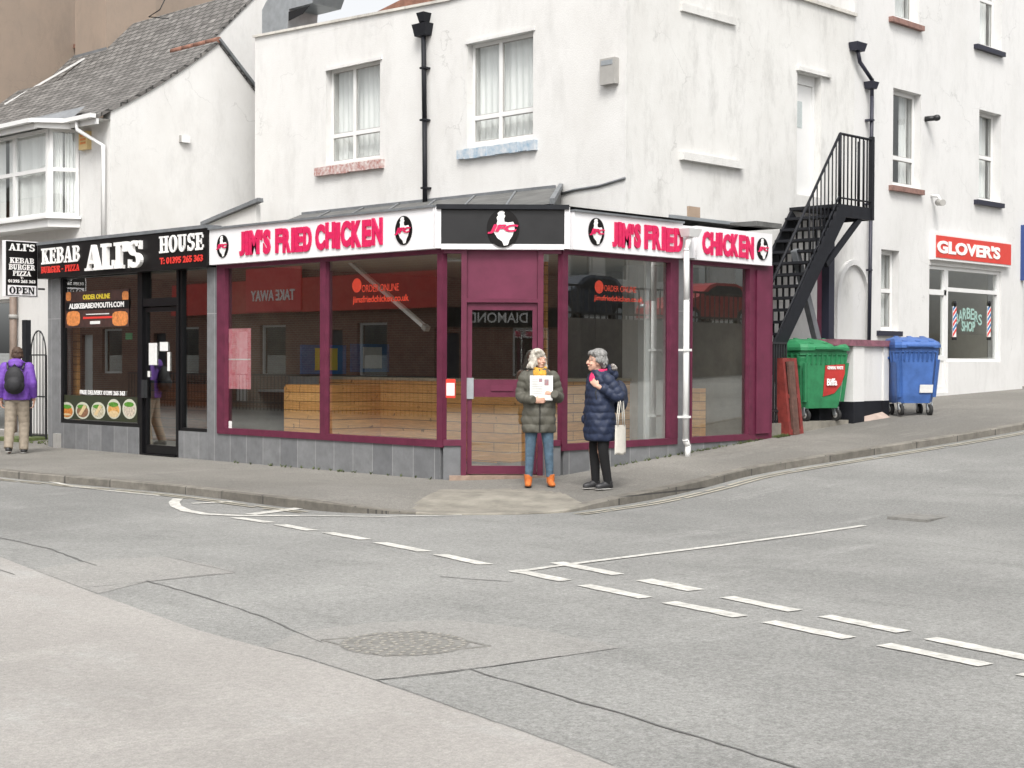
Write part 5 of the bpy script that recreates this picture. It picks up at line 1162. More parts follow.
# support column and brace
cxp = FO.px(830,300)[0]; 
mb = MB(); s_ = Fr((0,SY0+.35,0),(1,0,0),(0,-1,0)); x = s_.px(828,300)[0]; mb.box(x-.08,x+.08,SY0+.28,SY0+.42,.45,lzt-.05); mb.build('column', M['navy'], stc)
a = s_.px(795,250); b = s_.px(818,345); mb = MB(); mb.bar(s_.p(a[0],a[1]),s_.p(b[0],b[1]),.10,.12); mb.build('brace', M['lead'], stc)
mb = MB(); mb.bar((lx1-.3,SY0,lzt-.2),(lx0-.35,SY0,lzt-1.0),.06,.09); mb.build('brace', M['stair'], stc)
mb = MB(); mb.box(5.75,6.55,-.02+.15,SY0+.4,.55,.62); mb.build('landing', M['stair'], stc) if False else None
# low steps and black railings at the foot
for k in range(3):
    mb = MB(); z = .62+.0+k*.17; y0 = .18+k*.24; mb.box(5.66,6.5,y0,y0+.28,z-.04,z); mb.build('tread', M['stair'], stc)
rg = thing('railings', (5.9,.08,.5), 'black iron railings between the maroon shop front and the green bin', 'railings')
F0 = Fr((0,.1,0),(1,0,0),(0,-1,0)); r0, r1 = 5.70, F0.px(786,360)[0]; zr1 = F0.px(775,343)[1]
mb = MB(); mb.bar(F0.p(r0,zr1),F0.p(r1,zr1),.04,.03); mb.bar(F0.p(r0,.78),F0.p(r1,.78),.04,.03); mb.build('rail', M['blackmatt'], rg)
for k in range(8): x = r0+(r1-r0)*k/7; mb = MB(); mb.bar(F0.p(x,.55),F0.p(x,zr1),.022); mb.build('bar', M['blackmatt'], rg)
# plinth
mb = MB(); mb.fb(FRT,RE+.005,FRT.px(868,420)[0],-.1,.60,-.55,-.03); pn = mb.build('concrete_plinth', M['concrete']); tag(pn, 'low weathered concrete plinth under the stairs and green bin', 'plinth')
# ================================================================== low wall with maroon coping
FLW = Fr((0,-.1,0),(1,0,0),(0,-1,0))
lw_ = thing('garden_wall', FLW.p(FLW.px(868,420)[0],.5), 'low white wall with maroon coping and black base between the green and the blue bin', 'wall')
x0, x1, x2, x3 = FLW.px(836,380)[0], FLW.px(856,380)[0], FLW.px(867,380)[0], FLW.px(896,380)[0]
zc0 = FLW.px(865,346)[1]; zb0 = FLW.px(850,402)[1]
def lowpiece(a,b,d0,d1,zlow,zband,mb1,mb2):
    mb1.fb(FLW,a,b,zband,zc0,d0,d1); mb2.fb(FLW,a,b,zlow,zband,d0+.0,d1+.006)
m1b, m2b = MB(), MB()
lowpiece(x0,x1-.001,-.55,-.30,.3,zb0,m1b,m2b); lowpiece(x1,x2,-.55,-.05,.3,zb0,m1b,m2b); lowpiece(x2+.001,x3,-.6,-.16,.62,zb0+.0,m1b,m2b); lowpiece(x3-.16,x3+.001,-.6,-.13,.3,zb0,m1b,m2b)
m1b.build('wall_face', M['white3'], lw_); m2b.build('black_base', M['stair'], lw_)
mb = MB(); mb.fb(FLW,x0-.02,x2+.02,zc0,zc0+.10,-.62,-.02); mb.fb(FLW,x2+.02,x3+.05,zc0-.001,zc0+.098,-.64,-.10); mb.build('coping', mat('weathered_maroon', (.24,.10,.13),.75,var=.5,vscale=9), lw_)
mb = MB(); mb.mesh([FLW.p(x2,.54,-.0),FLW.p(x3-.16,.62,-.0),FLW.p(x3-.16,.9,-.5),FLW.p(x2,.8,-.5),FLW.p(x2,.4,-.5),FLW.p(x3-.16,.4,-.5),FLW.p(x2,.4,0),FLW.p(x3-.16,.4,0)], [(0,1,2,3),(0,3,4,6),(1,7,5,2)]); mb.build('ramp', mat('pinkish_concrete',(.42,.33,.28),.9,var=.3), lw_)

# ================================================================== wheelie bins
def bin_(name, loc, rz, sc, col, label, W=1.0, Dp=.85, H=1.2):
    t = thing(name, loc, label, 'wheeled bin', rz=0)
    cr, sr = math.cos(rz), math.sin(rz); L0 = Vector(loc)
    T = lambda x,y,z: L0+Vector((x*cr-y*sr, x*sr+y*cr, z))
    def ring(w,d,z,ox=0,oy=0,c=.08): return [T(ox+x,oy+y,z) for x,y in ((-w/2+c,-d/2),(w/2-c,-d/2),(w/2,-d/2+c),(w/2,d/2-c),(w/2-c,d/2),(-w/2+c,d/2),(-w/2,d/2-c),(-w/2,-d/2+c))]
    def loft(rs, m, nm, par, cap=True):
        mb = MB(); n = 8; vs = [p for r_ in rs for p in r_]; fs = [(i*n+k,i*n+(k+1)%n,(i+1)*n+(k+1)%n,(i+1)*n+k) for i in range(len(rs)-1) for k in range(n)]
        if cap: fs += [tuple(range(n)), tuple(range(len(rs)*n-1,len(rs)*n-n-1,-1))]
        mb.mesh(vs, fs); return mb.build(nm, m, par)
    z0 = .2
    body = loft([ring(W*.78,Dp*.74,z0),ring(W*.84,Dp*.80,z0+.12),ring(W*.95,Dp*.92,z0+H*.62),ring(W*.97,Dp*.94,z0+H*.66),ring(W*.97,Dp*.94,z0+H*.66+.03),ring(W,Dp,z0+H*.70),ring(W,Dp,z0+H*.76)], col, 'body', t)
    mb = MB()
    for k in range(9):
        x = -W*.42+W*.84*k/8; mb.bar(T(x,-Dp*.455,z0+H*.58),T(x,-Dp*.50,z0+H*.72),.035,.02)
    for sx in (-1,1):
        mb.bar(T(sx*W*.40,-Dp*.38,z0+.1),T(sx*W*.455,-Dp*.465,z0+H*.6),.06,.035)
        for k in range(4): y = -Dp*.3+Dp*.6*k/3; mb.bar(T(sx*W*.475,y,z0+H*.56),T(sx*W*.505,y,z0+H*.72),.02,.035)
    mb.build('ribs', col, body)
    lid = loft([ring(W*1.05,Dp*1.08,z0+H*.76,0,-.01),ring(W*1.05,Dp*1.08,z0+H*.80,0,-.01),ring(W*1.0,Dp*1.0,z0+H*.84,0,0),ring(W*.9,Dp*.7,z0+H*.885,0,.05),ring(W*.72,Dp*.4,z0+H*.91,0,.08)], col, 'lid', t)
    mb = MB(); mb.bar(T(-W*.3,-Dp*.56,z0+H*.79),T(W*.3,-Dp*.56,z0+H*.79),.05,.03)
    for k in range(3): x = -W*.3+W*.3*k; mb.bar(T(x,-Dp*.46,z0+H*.845),T(x,Dp*.15,z0+H*.915),.07,.03)
    mb.tube([T(-W*.5,Dp*.5,z0+H*.84),T(W*.5,Dp*.5,z0+H*.84)],.03,8); mb.build('lid_ribs', col, lid)
    for sx in (-1,1):
        mb = MB(); mb.tube([T(sx*W*.5,0,z0+H*.62),T(sx*(W*.5+.06),0,z0+H*.62)],.03,8); mb.build('lifting_pin', col, t)
        for sy in (-1,1):
            wx, wy = sx*W*.33, sy*Dp*.3
            mb = MB(); mb.tube([T(wx-.025,wy,.09),T(wx+.025,wy,.09)],.09,16); wh = mb.build('wheel', M['rubber'], t)
            mb = MB(); mb.tube([T(wx-.03,wy,.09),T(wx+.03,wy,.09)],.045,10); mb.build('hub', M['grey'], wh)
            mb = MB(); mb.bar(T(wx-.04,wy,.09),T(wx-.04,wy+.03,.21),.012,.06); mb.bar(T(wx+.04,wy,.09),T(wx+.04,wy+.03,.21),.012,.06); mb.bar(T(wx-.05,wy+.03,.205),T(wx+.05,wy+.03,.205),.08,.02); mb.build('caster', M['alu'], wh)
    return t, T, body
g = gnd(921,419); gx, gy = g.x+.55, g.y+.50
bl, T, body = bin_('wheeled_bin', (gx, gy, base(gx)), R(-38), 1, M['blue'], 'blue four wheeled refuse bin standing in front of the barber shop', .74, .68, 1.18)
mb = MB(); mb.hexa([T(.03,-.3,.37),T(.25,-.3,.37),T(.25,-.29,.37),T(.03,-.29,.37),T(.03,-.328,.50),T(.25,-.328,.50),T(.25,-.31,.50),T(.03,-.31,.50)]); mb.build('plate', M['paper'], body)
xg = FRT.px(806,400,-.38)[0]
gb, T, body = bin_('wheeled_bin', (xg+.03, .28, .60), R(-12), 1, M['green'], 'green four wheeled refuse bin with a red sticker standing under the staircase', 1.0, .62, 1.17)
# red sticker: tilted quarter shape on the front face
mb = MB(); Dp=.62; fz = lambda z: -Dp/2*(.80+(z-.32)/(1.17*.62-.12)*.12)-.006
pts = [(.02,.47),(.02,.83),(.44,.86),(.44,.72),(.36,.58),(.2,.49)]; pts = [(-.04,.38),(-.02,.86),(.40,.88),(.41,.74),(.34,.56),(.2,.43)]
i0 = [T(x,fz(z),z) for x,z in pts]; i1 = [p+(T(0,-.006,0)-T(0,0,0)) for p in i0]; nn=len(pts)
mb.mesh(i0+i1, [tuple(range(nn)),tuple(range(2*nn-1,nn-1,-1))]+[(i,(i+1)%nn,(i+1)%nn+nn,i+nn) for i in range(nn)]); stk = mb.build('sticker', M['redpl'], body)
fdir = (T(1,0,0)-T(0,0,0)); ndir = (T(0,-1,0)-T(0,0,0)); FSK = Fr(T(0,fz(.65)-.02,0), fdir, ndir)
def skt(b_, x, z, h, w_): text_mesh(b_, h, FSK, x, z, 0, .004, width=w_, bold=.03, m=M['whitetxt'], parent=stk)
skt('GENERAL WASTE', .19, .80, .05, .34); skt('Biffa', .12, .55, .11, .22)
# red plastic and boards leaning by the railing
FRp = Fr((0,-.12,0),(1,0,0),(0,-1,0)); q = FRp.rect(790,359,803,419)
rc2 = thing('red_crate', FRp.p((q[0]+q[1])/2,.58), 'upended red plastic crate with a brown board leaning against the green bin', 'crate')
x0,x1 = q[0],q[1]+.03; zb_r, zt_r = .43, FRp.px(797,358)[1]
mb = MB()
for (a,b,c,d) in ((x0,x0+.06,zb_r,zt_r),(x1-.07,x1,zb_r,zt_r),(x0+.06,x1-.07,zt_r-.06,zt_r),(x0+.06,x1-.07,zb_r,zb_r+.08),(x0+.06,x1-.07,(zb_r+zt_r)/2-.03,(zb_r+zt_r)/2+.03)):
    mb.hexa([FRp.p(a,c,.0-.12*(c-zb_r)),FRp.p(b,c,-.12*(c-zb_r)),FRp.p(b,c,-.18-.12*(c-zb_r)),FRp.p(a,c,-.18-.12*(c-zb_r)),FRp.p(a,d,-.12*(d-zb_r)),FRp.p(b,d,-.12*(d-zb_r)),FRp.p(b,d,-.18-.12*(d-zb_r)),FRp.p(a,d,-.18-.12*(d-zb_r))])
mb.build('crate_frame', M['redcrate'], rc2)
mb = MB(); a,b = x0+.09,x0+.24; mb.hexa([FRp.p(a,zb_r,.02),FRp.p(b,zb_r,.02),FRp.p(b,zb_r,-.02),FRp.p(a,zb_r,-.02),FRp.p(a,zt_r-.05,-.09),FRp.p(b,zt_r-.05,-.09),FRp.p(b,zt_r-.05,-.13),FRp.p(a,zt_r-.05,-.13)]); mb.build('board', M['rust'], rc2)
# weeds along the wall foot
mb = MB(); random.seed(3)
spots = [FRT.p(FRT.px(x,450)[0],0,.02+random.uniform(0,.05)) for x in [random.uniform(610,760) for _ in range(60)]]+[FRT.p(FRT.px(771,440)[0]+random.uniform(0,.3),0,.02+random.uniform(0,.12)) for _ in range(60)]+[Vector((-.02-random.uniform(0,.06),random.uniform(1.2,6),0)) for _ in range(25)]+[Vector((.25+random.uniform(-.1,.7),random.uniform(11.0,12.2),.0)) for _ in range(60)]
for p in spots:
    z = base(p.x)
    for k in range(5):
        a = random.uniform(0,6.28); h = random.uniform(.015,.05); w_ = .01; dx,dy = math.cos(a)*.03,math.sin(a)*.03
        mb.face([(p.x-w_,p.y,z),(p.x+w_,p.y,z),(p.x+dx,p.y+dy,z+h)])
tag(mb.build('weeds', M['moss'], origin=(0,0,0)), 'small green weeds growing along the foot of the walls', 'weeds', kind='stuff')
# ================================================================== the street behind the camera (seen in the shop glass)
def terrace(name, label, fr, s0, s1, H, mwall, bays, fascia=None, depth=6, z0=-.1):
    t = thing(name, fr.p((s0+s1)/2, z0, 0), label, 'building')
    holes = []; L = (s1-s0)/bays
    for i in range(bays):
        a = s0+L*(i+.2); holes += [(a, a+L*.28, 1.0, 2.7), (a, a+L*.28, 5.0, 6.6), (a+L*.42, a+L*.58, 0.1, 2.5), (a+L*.42, a+L*.66, 5.0, 6.6)]
    mb = MB(); wall(mb, fr, s0, s1, z0, H, holes, .3); mb.build('wall', mwall, t)
    mb = MB(); mb.fb(fr, s0, s1, z0, H, -depth, -depth+.1); mb.build('back_wall', mwall, t)
    mb = MB(); mb.poly(Fr(fr.o+fr.s*s0, -fr.n, -fr.s), [(-.3,H),(depth/2,H+2.2),(depth,H)], 0, -(s1-s0)); mb.build('roof', M['slate'], t)
    for i, h in enumerate(holes):
        a,b,c,d = h
        if i % 4 == 2: mb = MB(); mb.fb(fr,a,b,c,d,-.2,-.14); mb.build('door', M['upvc'] if i%8==2 else M['navy'], t)
        else: frame_of(fr,a,b,c,d,.07,t,'upvc',-.2,-.12,'window')
    if fascia:
        mb = MB(); mb.fb(fr,fascia[0],fascia[1],3.1,4.2,.002,.25); mb.build('fascia', M['red'], t)
    return t
FA = Fr((-17.5,0,0),(0,1,0),(1,0,0))
terrace('brick_terrace','red brick terrace across the street with a red fascia, mirrored in the left shop windows',FA,6,52,8.5,M['brick'],9,(16,34))
o_ = CAM - FH*15; o_.z = 0
FBk = Fr(o_, R0, FH)
FV = Fr((17.5,0,0),(0,1,0),(-1,0,0)); ys_, zs_ = FV.px(278,298)     # mirror image position of the opposite fascia sign
mb = MB(); mb.fb(FA,ys_-1.5,ys_+1.5,zs_-.45,zs_+1.0,.252,.3); tsg = mb.build('shop_sign', mat('bright_red_sign',(.75,.06,.06),.5)); tag(tsg, 'bright red sign reading TAKE AWAY on the brick terrace, mirrored in the left shop window', 'sign')
text_mesh('TAKE AWAY', .36, FA, ys_, zs_-.1, .3, .02, width=2.4, bold=.02, m=M['whitetxt'], parent=tsg)
FAr = Fr((-16.2,0,0),(0,1,0),(1,0,0)); rl2 = thing('railings', FAr.p(24,0), 'black front railings of the brick terrace, mirrored in the left shop windows', 'railings')
mb = MB(); mb.bar(FAr.p(17,1.05),FAr.p(35.1,1.05),.05); mb.build('rail', M['blackmatt'], rl2); mb = MB(); mb.bar(FAr.p(17,.15),FAr.p(35.1,.15),.05); mb.build('rail', M['blackmatt'], rl2)
for k in range(96): mb = MB(); mb.fb(FAr,17+k*.19,17.022+k*.19,-.1,1.05,0,.02); mb.build('bar', M['blackmatt'], rl2)
t3 = terrace('brick_parade','brick parade behind the camera, mirrored in the shop door glass',FBk,-9,9,7.5,M['brick'],4)
sg = thing('shop_sign', FBk.p(-.6,2.8,.1), 'dark sign reading DIAMOND, mirrored in the glass of the shop door', 'sign')
mb = MB(); mb.fb(FBk,-4,4,2.72,3.4,.002,.1); mb.build('panel', M['signblack'], sg)
text_mesh('DIAMOND', .36, FBk, .36, 2.86, .1, .02, width=2.1, bold=.01, m=M['whitetxt'], parent=sg, flip=True)
# raised car park on the far side of the side road
RWY = -14.5
rw_ = thing('retaining_wall', (18,RWY,0), 'grey stone retaining wall across the side road, mirrored in the right shop windows', 'wall')
mb = MB(); mb.box(-1,48,RWY-.35,RWY,-.3,2.7); mb.build('stonework', render_wall('grey_stonework',(.22,.2,.18),(.12,.11,.1),.5), rw_)
mb = MB(); mb.mesh([(-1,RWY-.35,2.6),(48,RWY-.35,2.6),(48,RWY-14,2.6),(-1,RWY-14,2.6)],[(0,1,2,3)]); struct(mb, 'car_park', M['road'])
rl = thing('railings', (18,RWY-.15,2.7), 'black railings on the retaining wall, mirrored in the right shop windows', 'railings')
mb = MB(); mb.bar((8,RWY-.15,3.6),(31,RWY-.15,3.6),.06); mb.build('rail', M['blackmatt'], rl); mb = MB(); mb.bar((8,RWY-.15,2.85),(31,RWY-.15,2.85),.06); mb.build('rail', M['blackmatt'], rl)
for k in range(96): mb = MB(); x = 8+k*.24; mb.box(x-.014,x+.014,RWY-.165,RWY-.135,2.7,3.6); mb.build('bar', M['blackmatt'], rl)
def car(loc, rz, m, label, group):
    t = thing('parked_car', loc, label, 'car', group); cr, sr = math.cos(rz), math.sin(rz); L0 = Vector(loc)
    T = lambda x,y,z: L0+Vector((x*cr-y*sr, x*sr+y*cr, z))
    def prof_(pts, w, m_, nm, par, tp=0):
        mb = MB(); n = len(pts); mb.mesh([T(x,-w*(1-tp*(z>1.2)),z) for x,z in pts]+[T(x,w*(1-tp*(z>1.2)),z) for x,z in pts],[tuple(range(n)),tuple(range(2*n-1,n-1,-1))]+[(i,(i+1)%n,(i+1)%n+n,i+n) for i in range(n)]); return mb.build(nm, m_, par)
    b_ = prof_([(-2.05,.3),(-2.1,.6),(-2.0,.95),(-1.7,1.02),(.95,1.0),(1.9,.8),(2.1,.6),(2.08,.3)], .86, m, 'body', t)
    prof_([(-1.75,1.0),(-1.45,1.38),(-1.1,1.47),(-.1,1.47),(.25,1.38),(.95,.99)], .78, m, 'cabin', t, .14)
    prof_([(-1.5,1.03),(-1.3,1.33),(-1.05,1.38),(-.1,1.38),(.15,1.32),(.65,1.03)], .79, M['black'], 'side_windows', t, .12)
    for sx in (-1.25,1.3):
        for sy in (-1,1):
            mb = MB(); mb.tube([T(sx,sy*.68,.32),T(sx,sy*.88,.32)],.32,20); wh = mb.build('wheel', M['rubber'], t); mb = MB(); mb.tube([T(sx,sy*.87,.32),T(sx,sy*.89,.32)],.2,14); mb.build('rim', M['alu'], wh)
    for sy in (-1,1): mb = MB(); mb.ell(T(2.02,sy*.62,.68),(.08,.16,.08)); mb.build('headlight', M['alu'], t)
car((14.5,RWY-2.6,2.61), R(185), mat('silver_car_paint',(.5,.52,.54),.3,.4), 'silver hatchback on the raised car park, mirrored in the window right of the door', None)
car((20.5,RWY-2.8,2.61), R(176), mat('dark_car_paint',(.06,.07,.09),.25,.2), 'dark hatchback on the raised car park, mirrored next to the silver car', None)
car((26.5,RWY-2.6,2.61), R(182), mat('red_car_paint',(.35,.03,.03),.3,.1), 'red hatchback on the raised car park, mirrored in the far right shop window', None)
FPk = Fr((0,RWY-14.5,0),(-1,0,0),(0,1,0))
terrace('rendered_terrace','pale rendered terrace beyond the raised car park, mirrored in the right shop windows',FPk,-50,2,10,M['white2'],9)

# ================================================================== people
SK = mat('skin', (.58,.34,.25), .6, var=.08, vscale=20); SKD = mat('eye_dark', (.05,.035,.03), .4); LIP = mat('lips', (.42,.13,.11), .5); BROW = mat('brows', (.26,.22,.19), .8)
def body_mesh(name_parts, parent, joints, head, yaw, pitch, hands, scale=1.0, skin=SK, brow=BROW):
    """one continuous figure: capsules swept along the skeleton, fused; face and five-fingered hands included"""
    mb = MB()
    for (a, ra, b, rb) in joints:
        a, b = Vector(a), Vector(b); n = 5
        mb.tube([a.lerp(b,i/n) for i in range(n+1)], [ra+(rb-ra)*i/n for i in range(n+1)], 14)
        mb.ell(a,(ra,ra,ra)); mb.ell(b,(rb,rb,rb))
    H = Vector(head); rot = Matrix.Rotation(yaw,3,'Z') @ Matrix.Rotation(pitch,3,'X')
    hp = lambda x,y,z: H + rot @ Vector((x,y,z))           # face looks to local -Y
    E = lambda c, r: mb.ell(hp(*c), r, 0, rot)
    E((0,.012,.035),(.074,.092,.088)); E((0,-.02,-.03),(.058,.066,.078)); E((0,-.045,-.078),(.034,.034,.03))      # skull, face, chin
    E((0,-.086,-.012),(.011,.02,.026)); E((0,-.098,-.024),(.013,.014,.011)); E((0,-.080,-.052),(.024,.012,.009))  # nose bridge, tip, lips
    for s_ in (-1,1):
        E((s_*.074,.008,-.01),(.011,.02,.031)); E((s_*.037,-.062,-.028),(.02,.018,.02)); E((s_*.03,-.076,.018),(.018,.01,.006)); E((s_*.029,-.072,.003),(.012,.010,.008))
    mb.tube([H+Vector((0,.02,-.03)), H+Vector((0,.03,-.15))], [.05,.056], 14)
    for hd_ in hands:
        W_, P_, side, curl = hd_['wrist'], hd_['palm'], hd_['thumb'], hd_['curl']   # wrist point, palm direction, thumb direction, curl towards normal
        W_ = Vector(W_); p_ = Vector(P_).normalized(); th = Vector(side).normalized(); th = (th-p_*th.dot(p_)).normalized(); nn = Vector(curl).normalized(); nn = (nn-p_*nn.dot(p_)-th*nn.dot(th)).normalized()
        rp = Matrix((th, nn, p_)).transposed()
        mb.ell(W_+p_*.045, (.038,.016,.052), 0, rp)
        for k, (ln, off) in enumerate(((.074,.027),(.084,.009),(.078,-.009),(.060,-.026))):
            b0_ = W_+p_*.085+th*off; d1_ = (p_*.9+nn*hd_.get('bend',.5)).normalized(); d2_ = (p_*.55+nn*(hd_.get('bend',.5)+.5)).normalized(); d3_ = (p_*.2+nn*1.0).normalized()
            q1 = b0_+d1_*ln*.45; q2 = q1+d2_*ln*.32; q3 = q2+d3_*ln*.25
            mb.tube([b0_-p_*.02,b0_,q1,q2,q3],[.0095,.0095,.0088,.008,.0065],8); mb.ell(q3,(.0066,)*3); mb.ell(q1,(.0088,)*3); mb.ell(q2,(.0082,)*3)
        t0 = W_+p_*.025+th*.026; t1 = t0+(th*.6+p_*.6+nn*.3).normalized()*.04; t2 = t1+(p_*.9+nn*.5+th*.1).normalized()*.03
        mb.tube([t0,t1,t2],[.012,.0105,.008],8); mb.ell(t2,(.008,)*3)
    o = mb.build('body', [skin,SKD,LIP,brow], parent, remesh=.0048, smooth_it=2)
    me = o.data
    for p in me.polygons:
        q = rot.inverted() @ (p.center + Vector((0,0,0)) - (H if parent is None else H - parent.location*0))
        if q.y < -.03 and q.z > -.1:
            for s_ in (-1,1):
                if ((q.x-s_*.029)/.0125)**2+((q.z-.002)/.0055)**2 < 1 and q.y < -.05: p.material_index = 1
                if ((q.x-s_*.031)/.019)**2+((q.z-.020)/.0042)**2 < 1: p.material_index = 3
            if (q.x/.023)**2+((q.z+.052)/.0068)**2 < 1 and q.y < -.07: p.material_index = 2
    return o
def lerp_rings(R_, z):
    for a, b in zip(R_[:-1], R_[1:]):
        if min(a[0],b[0]) <= z <= max(a[0],b[0]):
            t = (z-a[0])/(b[0]-a[0]); return [a[i]+(b[i]-a[i])*t for i in range(5)]
    return R_[-1]
def loft_body(mb, rings, step=.012, quilt=0, period=.09, n=36, sq=2.4):
    z0, z1 = rings[0][0], rings[-1][0]; N = int(abs(z1-z0)/step); L = []
    for k in range(N+1):
        z = z0+(z1-z0)*k/N; _, cx, cy, rx, ry = lerp_rings(rings, z); ed = min(k, N-k)
        bulge = quilt*(abs(math.sin(math.pi*(z-z0)/period))**.55-.55) if quilt else 0
        row = []
        for i in range(n):
            a = 2*math.pi*i/n; c, s_ = math.cos(a), math.sin(a)
            f = (abs(c)**sq+abs(s_)**sq)**(-1/sq); w_ = bulge*(1+.35*math.sin(2*a+z*17))+.006*math.sin(3*a+z*22)+.004*math.sin(7*a-z*31)+.0025*math.sin(13*a+z*57)
            row.append((cx+(rx+w_)*c*f, cy+(ry+w_)*s_*f, z+.004*math.sin(5*a+z*9)))
        L.append(row)
    vs = [p for r_ in L for p in r_]; mb.mesh(vs, [(i*n+j,i*n+(j+1)%n,(i+1)*n+(j+1)%n,(i+1)*n+j) for i in range(N) for j in range(n)], 0, True)
    mb.face(L[0][::-1]); mb.face(L[-1])
def sleeve(mb, pts, rads, quilt=0, period=.075, n=16):
    pts = [Vector(p) for p in pts]; P, Rr = [], []; acc = 0
    for a, b, ra, rb in zip(pts[:-1], pts[1:], rads[:-1], rads[1:]):
        L = (b-a).length; k = max(2,int(L/.012))
        for i in range(k):
            t = i/k; P.append(a.lerp(b,t)); acc2 = acc+L*t; Rr.append(ra+(rb-ra)*t+quilt*(abs(math.sin(math.pi*acc2/period))**.55-.55))
        acc += L
    P.append(pts[-1]); Rr.append(rads[-1])
    for _ in range(5): P = [P[0]]+[(P[i-1]+P[i]*2+P[i+1])/4 for i in range(1,len(P)-1)]+[P[-1]]
    mb.tube(P, Rr, n); mb.ell(P[0], (Rr[0]*.98,)*3)
def fabric(name, col, var=.3, rough=.8, bump=.3): return mat(name, col, rough, var=var, vscale=14, bump=bump, bscale=70)
def person_root(px, py, label, facing=0, onpave=True):
    g = gnd(px, py); z = pz(g.x, g.y)
    return thing('person', (g.x, g.y, z), label, 'person', rz=math.atan2(FH.y,FH.x)-math.pi/2+facing)
class PB:  # build children in local coordinates of a rotated root
    def __init__(s, root): s.root = root
    def put(s, mb, name, m, remesh=None, sm=0, parent=None):
        o = mb.build(name, m, None, origin=(0,0,0), remesh=remesh, smooth_it=sm); o.parent = parent or s.root; o.location = (0,0,0); return o
def pbody(P, joints, head, yaw, pitch, hands, skin=SK, brow=BROW):
    o = body_mesh(None, None, joints, head, yaw, pitch, hands, skin=skin, brow=brow); return o
def attach(o, root):
    o.parent = root
def hair_shell(head, yaw, parts, m, root, strands=0, seed=1):
    random.seed(seed); H = Vector(head); rot = Matrix.Rotation(yaw,3,'Z'); mb = MB()
    for c, r_ in parts: mb.ell(H+rot@Vector(c), r_, 0, rot)
    for k in range(strands):
        c, r_ = random.choice(parts); a = random.uniform(0,6.28); b = random.uniform(.3,1.9)
        d_ = Vector((r_[0]*math.sin(b)*math.cos(a), r_[1]*math.sin(b)*math.sin(a), r_[2]*math.cos(b)))
        if (Vector(c)+d_).y < -.03 and (Vector(c)+d_).z < .085: continue
        q0 = H+rot@(Vector(c)+d_*.9); q1 = H+rot@(Vector(c)+d_*1.04+Vector((random.uniform(-.012,.012),0,-.035))); mb.tube([q0,q0.lerp(q1,.5)+rot@(d_*.06),q1],[.011,.010,.005],6)
    o = mb.build('hair', m, None, origin=(0,0,0), remesh=.006, smooth_it=2); o.parent = root; return o

# ---- woman in the olive coat, facing the street, head turned towards her friend (local frame: she looks to -Y, +X is picture right)
wo = person_root(538.5, 487, 'woman in olive padded coat, mustard scarf and orange boots holding a newspaper by the door', R(4))
P = PB(wo)
HD = (.005,-.015,1.51)
J = [((0,.0,1.33),.10,(0,0,1.0),.11),((0,0,1.0),.11,(0,0,.85),.13),((-.12,0,1.33),.055,(.12,0,1.33),.055),
     ((-.075,0,.86),.08,(-.10,-.01,.47),.055),((-.10,-.01,.47),.052,(-.115,.02,.09),.036),((-.115,.02,.07),.036,(-.12,-.09,.035),.03),
     ((.085,0,.86),.08,(.115,-.01,.47),.055),((.115,-.01,.47),.052,(.135,.02,.09),.036),((.135,.02,.07),.036,(.15,-.09,.035),.03),
     ((-.17,0,1.32),.05,(-.205,.02,1.08),.042),((-.205,.02,1.08),.04,(-.07,-.215,1.035),.026),
     ((.17,0,1.32),.05,(.215,.02,1.07),.042),((.215,.02,1.07),.04,(.15,-.21,1.115),.026)]
hands = [dict(wrist=(-.07,-.215,1.035),palm=(1,-.12,-.02),thumb=(0,-.1,1),curl=(0,-.35,-.1),bend=.15),
         dict(wrist=(.15,-.21,1.115),palm=(-.95,-.05,.2),thumb=(0,.1,1),curl=(-.1,-1,-.2),bend=.25)]
hands[0]['curl'] = (0,1,-.2); hands[1]['curl'] = (0,1,0)
b_ = body_mesh(None, None, J, HD, R(32), 0, hands); b_.location = (0,0,0); b_.parent = wo
# coordinates of the meshes are already local to the root
olive = fabric('olive_padded_nylon', (.088,.084,.066), .3, .7); 
mb = MB(); loft_body(mb, [(.645,0.0,.0,.195,.135),(.80,0.0,0,.20,.14),(1.0,0.0,0,.185,.13),(1.15,0,0,.185,.13),(1.28,0,0,.195,.125),(1.345,0,.0,.17,.105),(1.385,.0,.0,.10,.09),(1.41,0,.01,.085,.085)], quilt=.012, period=.098)
sleeve(mb, [(-.165,0,1.315),(-.215,.02,1.09),(-.205,-.04,1.05),(-.08,-.205,1.035)], [.072,.066,.062,.046], .012)
sleeve(mb, [(.165,0,1.315),(.235,.02,1.07),(.23,-.04,1.05),(.165,-.20,1.105)], [.072,.066,.062,.046], .012)
mb.ell((0,.10,1.36),(.15,.07,.06))
P.put(mb, 'coat', olive, .0085, 2)
mb = MB(); mb.box(-.004,.004,-.158,-.13,.67,1.3); 
for k in (0,): pass
P.put(mb, 'coat_zip', M['black'])
mb = MB()
for pts in ([(-.075,0,.86),(-.10,-.012,.47),(-.115,.02,.12)],[(.085,0,.86),(.115,-.012,.47),(.135,.02,.12)]):
    sleeve(mb, pts, [.092,.060,.044], .003, .05)
mb.ell((0,0,.88),(.15,.11,.10)); P.put(mb, 'jeans', fabric('faded_blue_denim', (.085,.145,.205), .5), .0085, 2)
orange = fabric('orange_suede', (.52,.14,.025), .25)
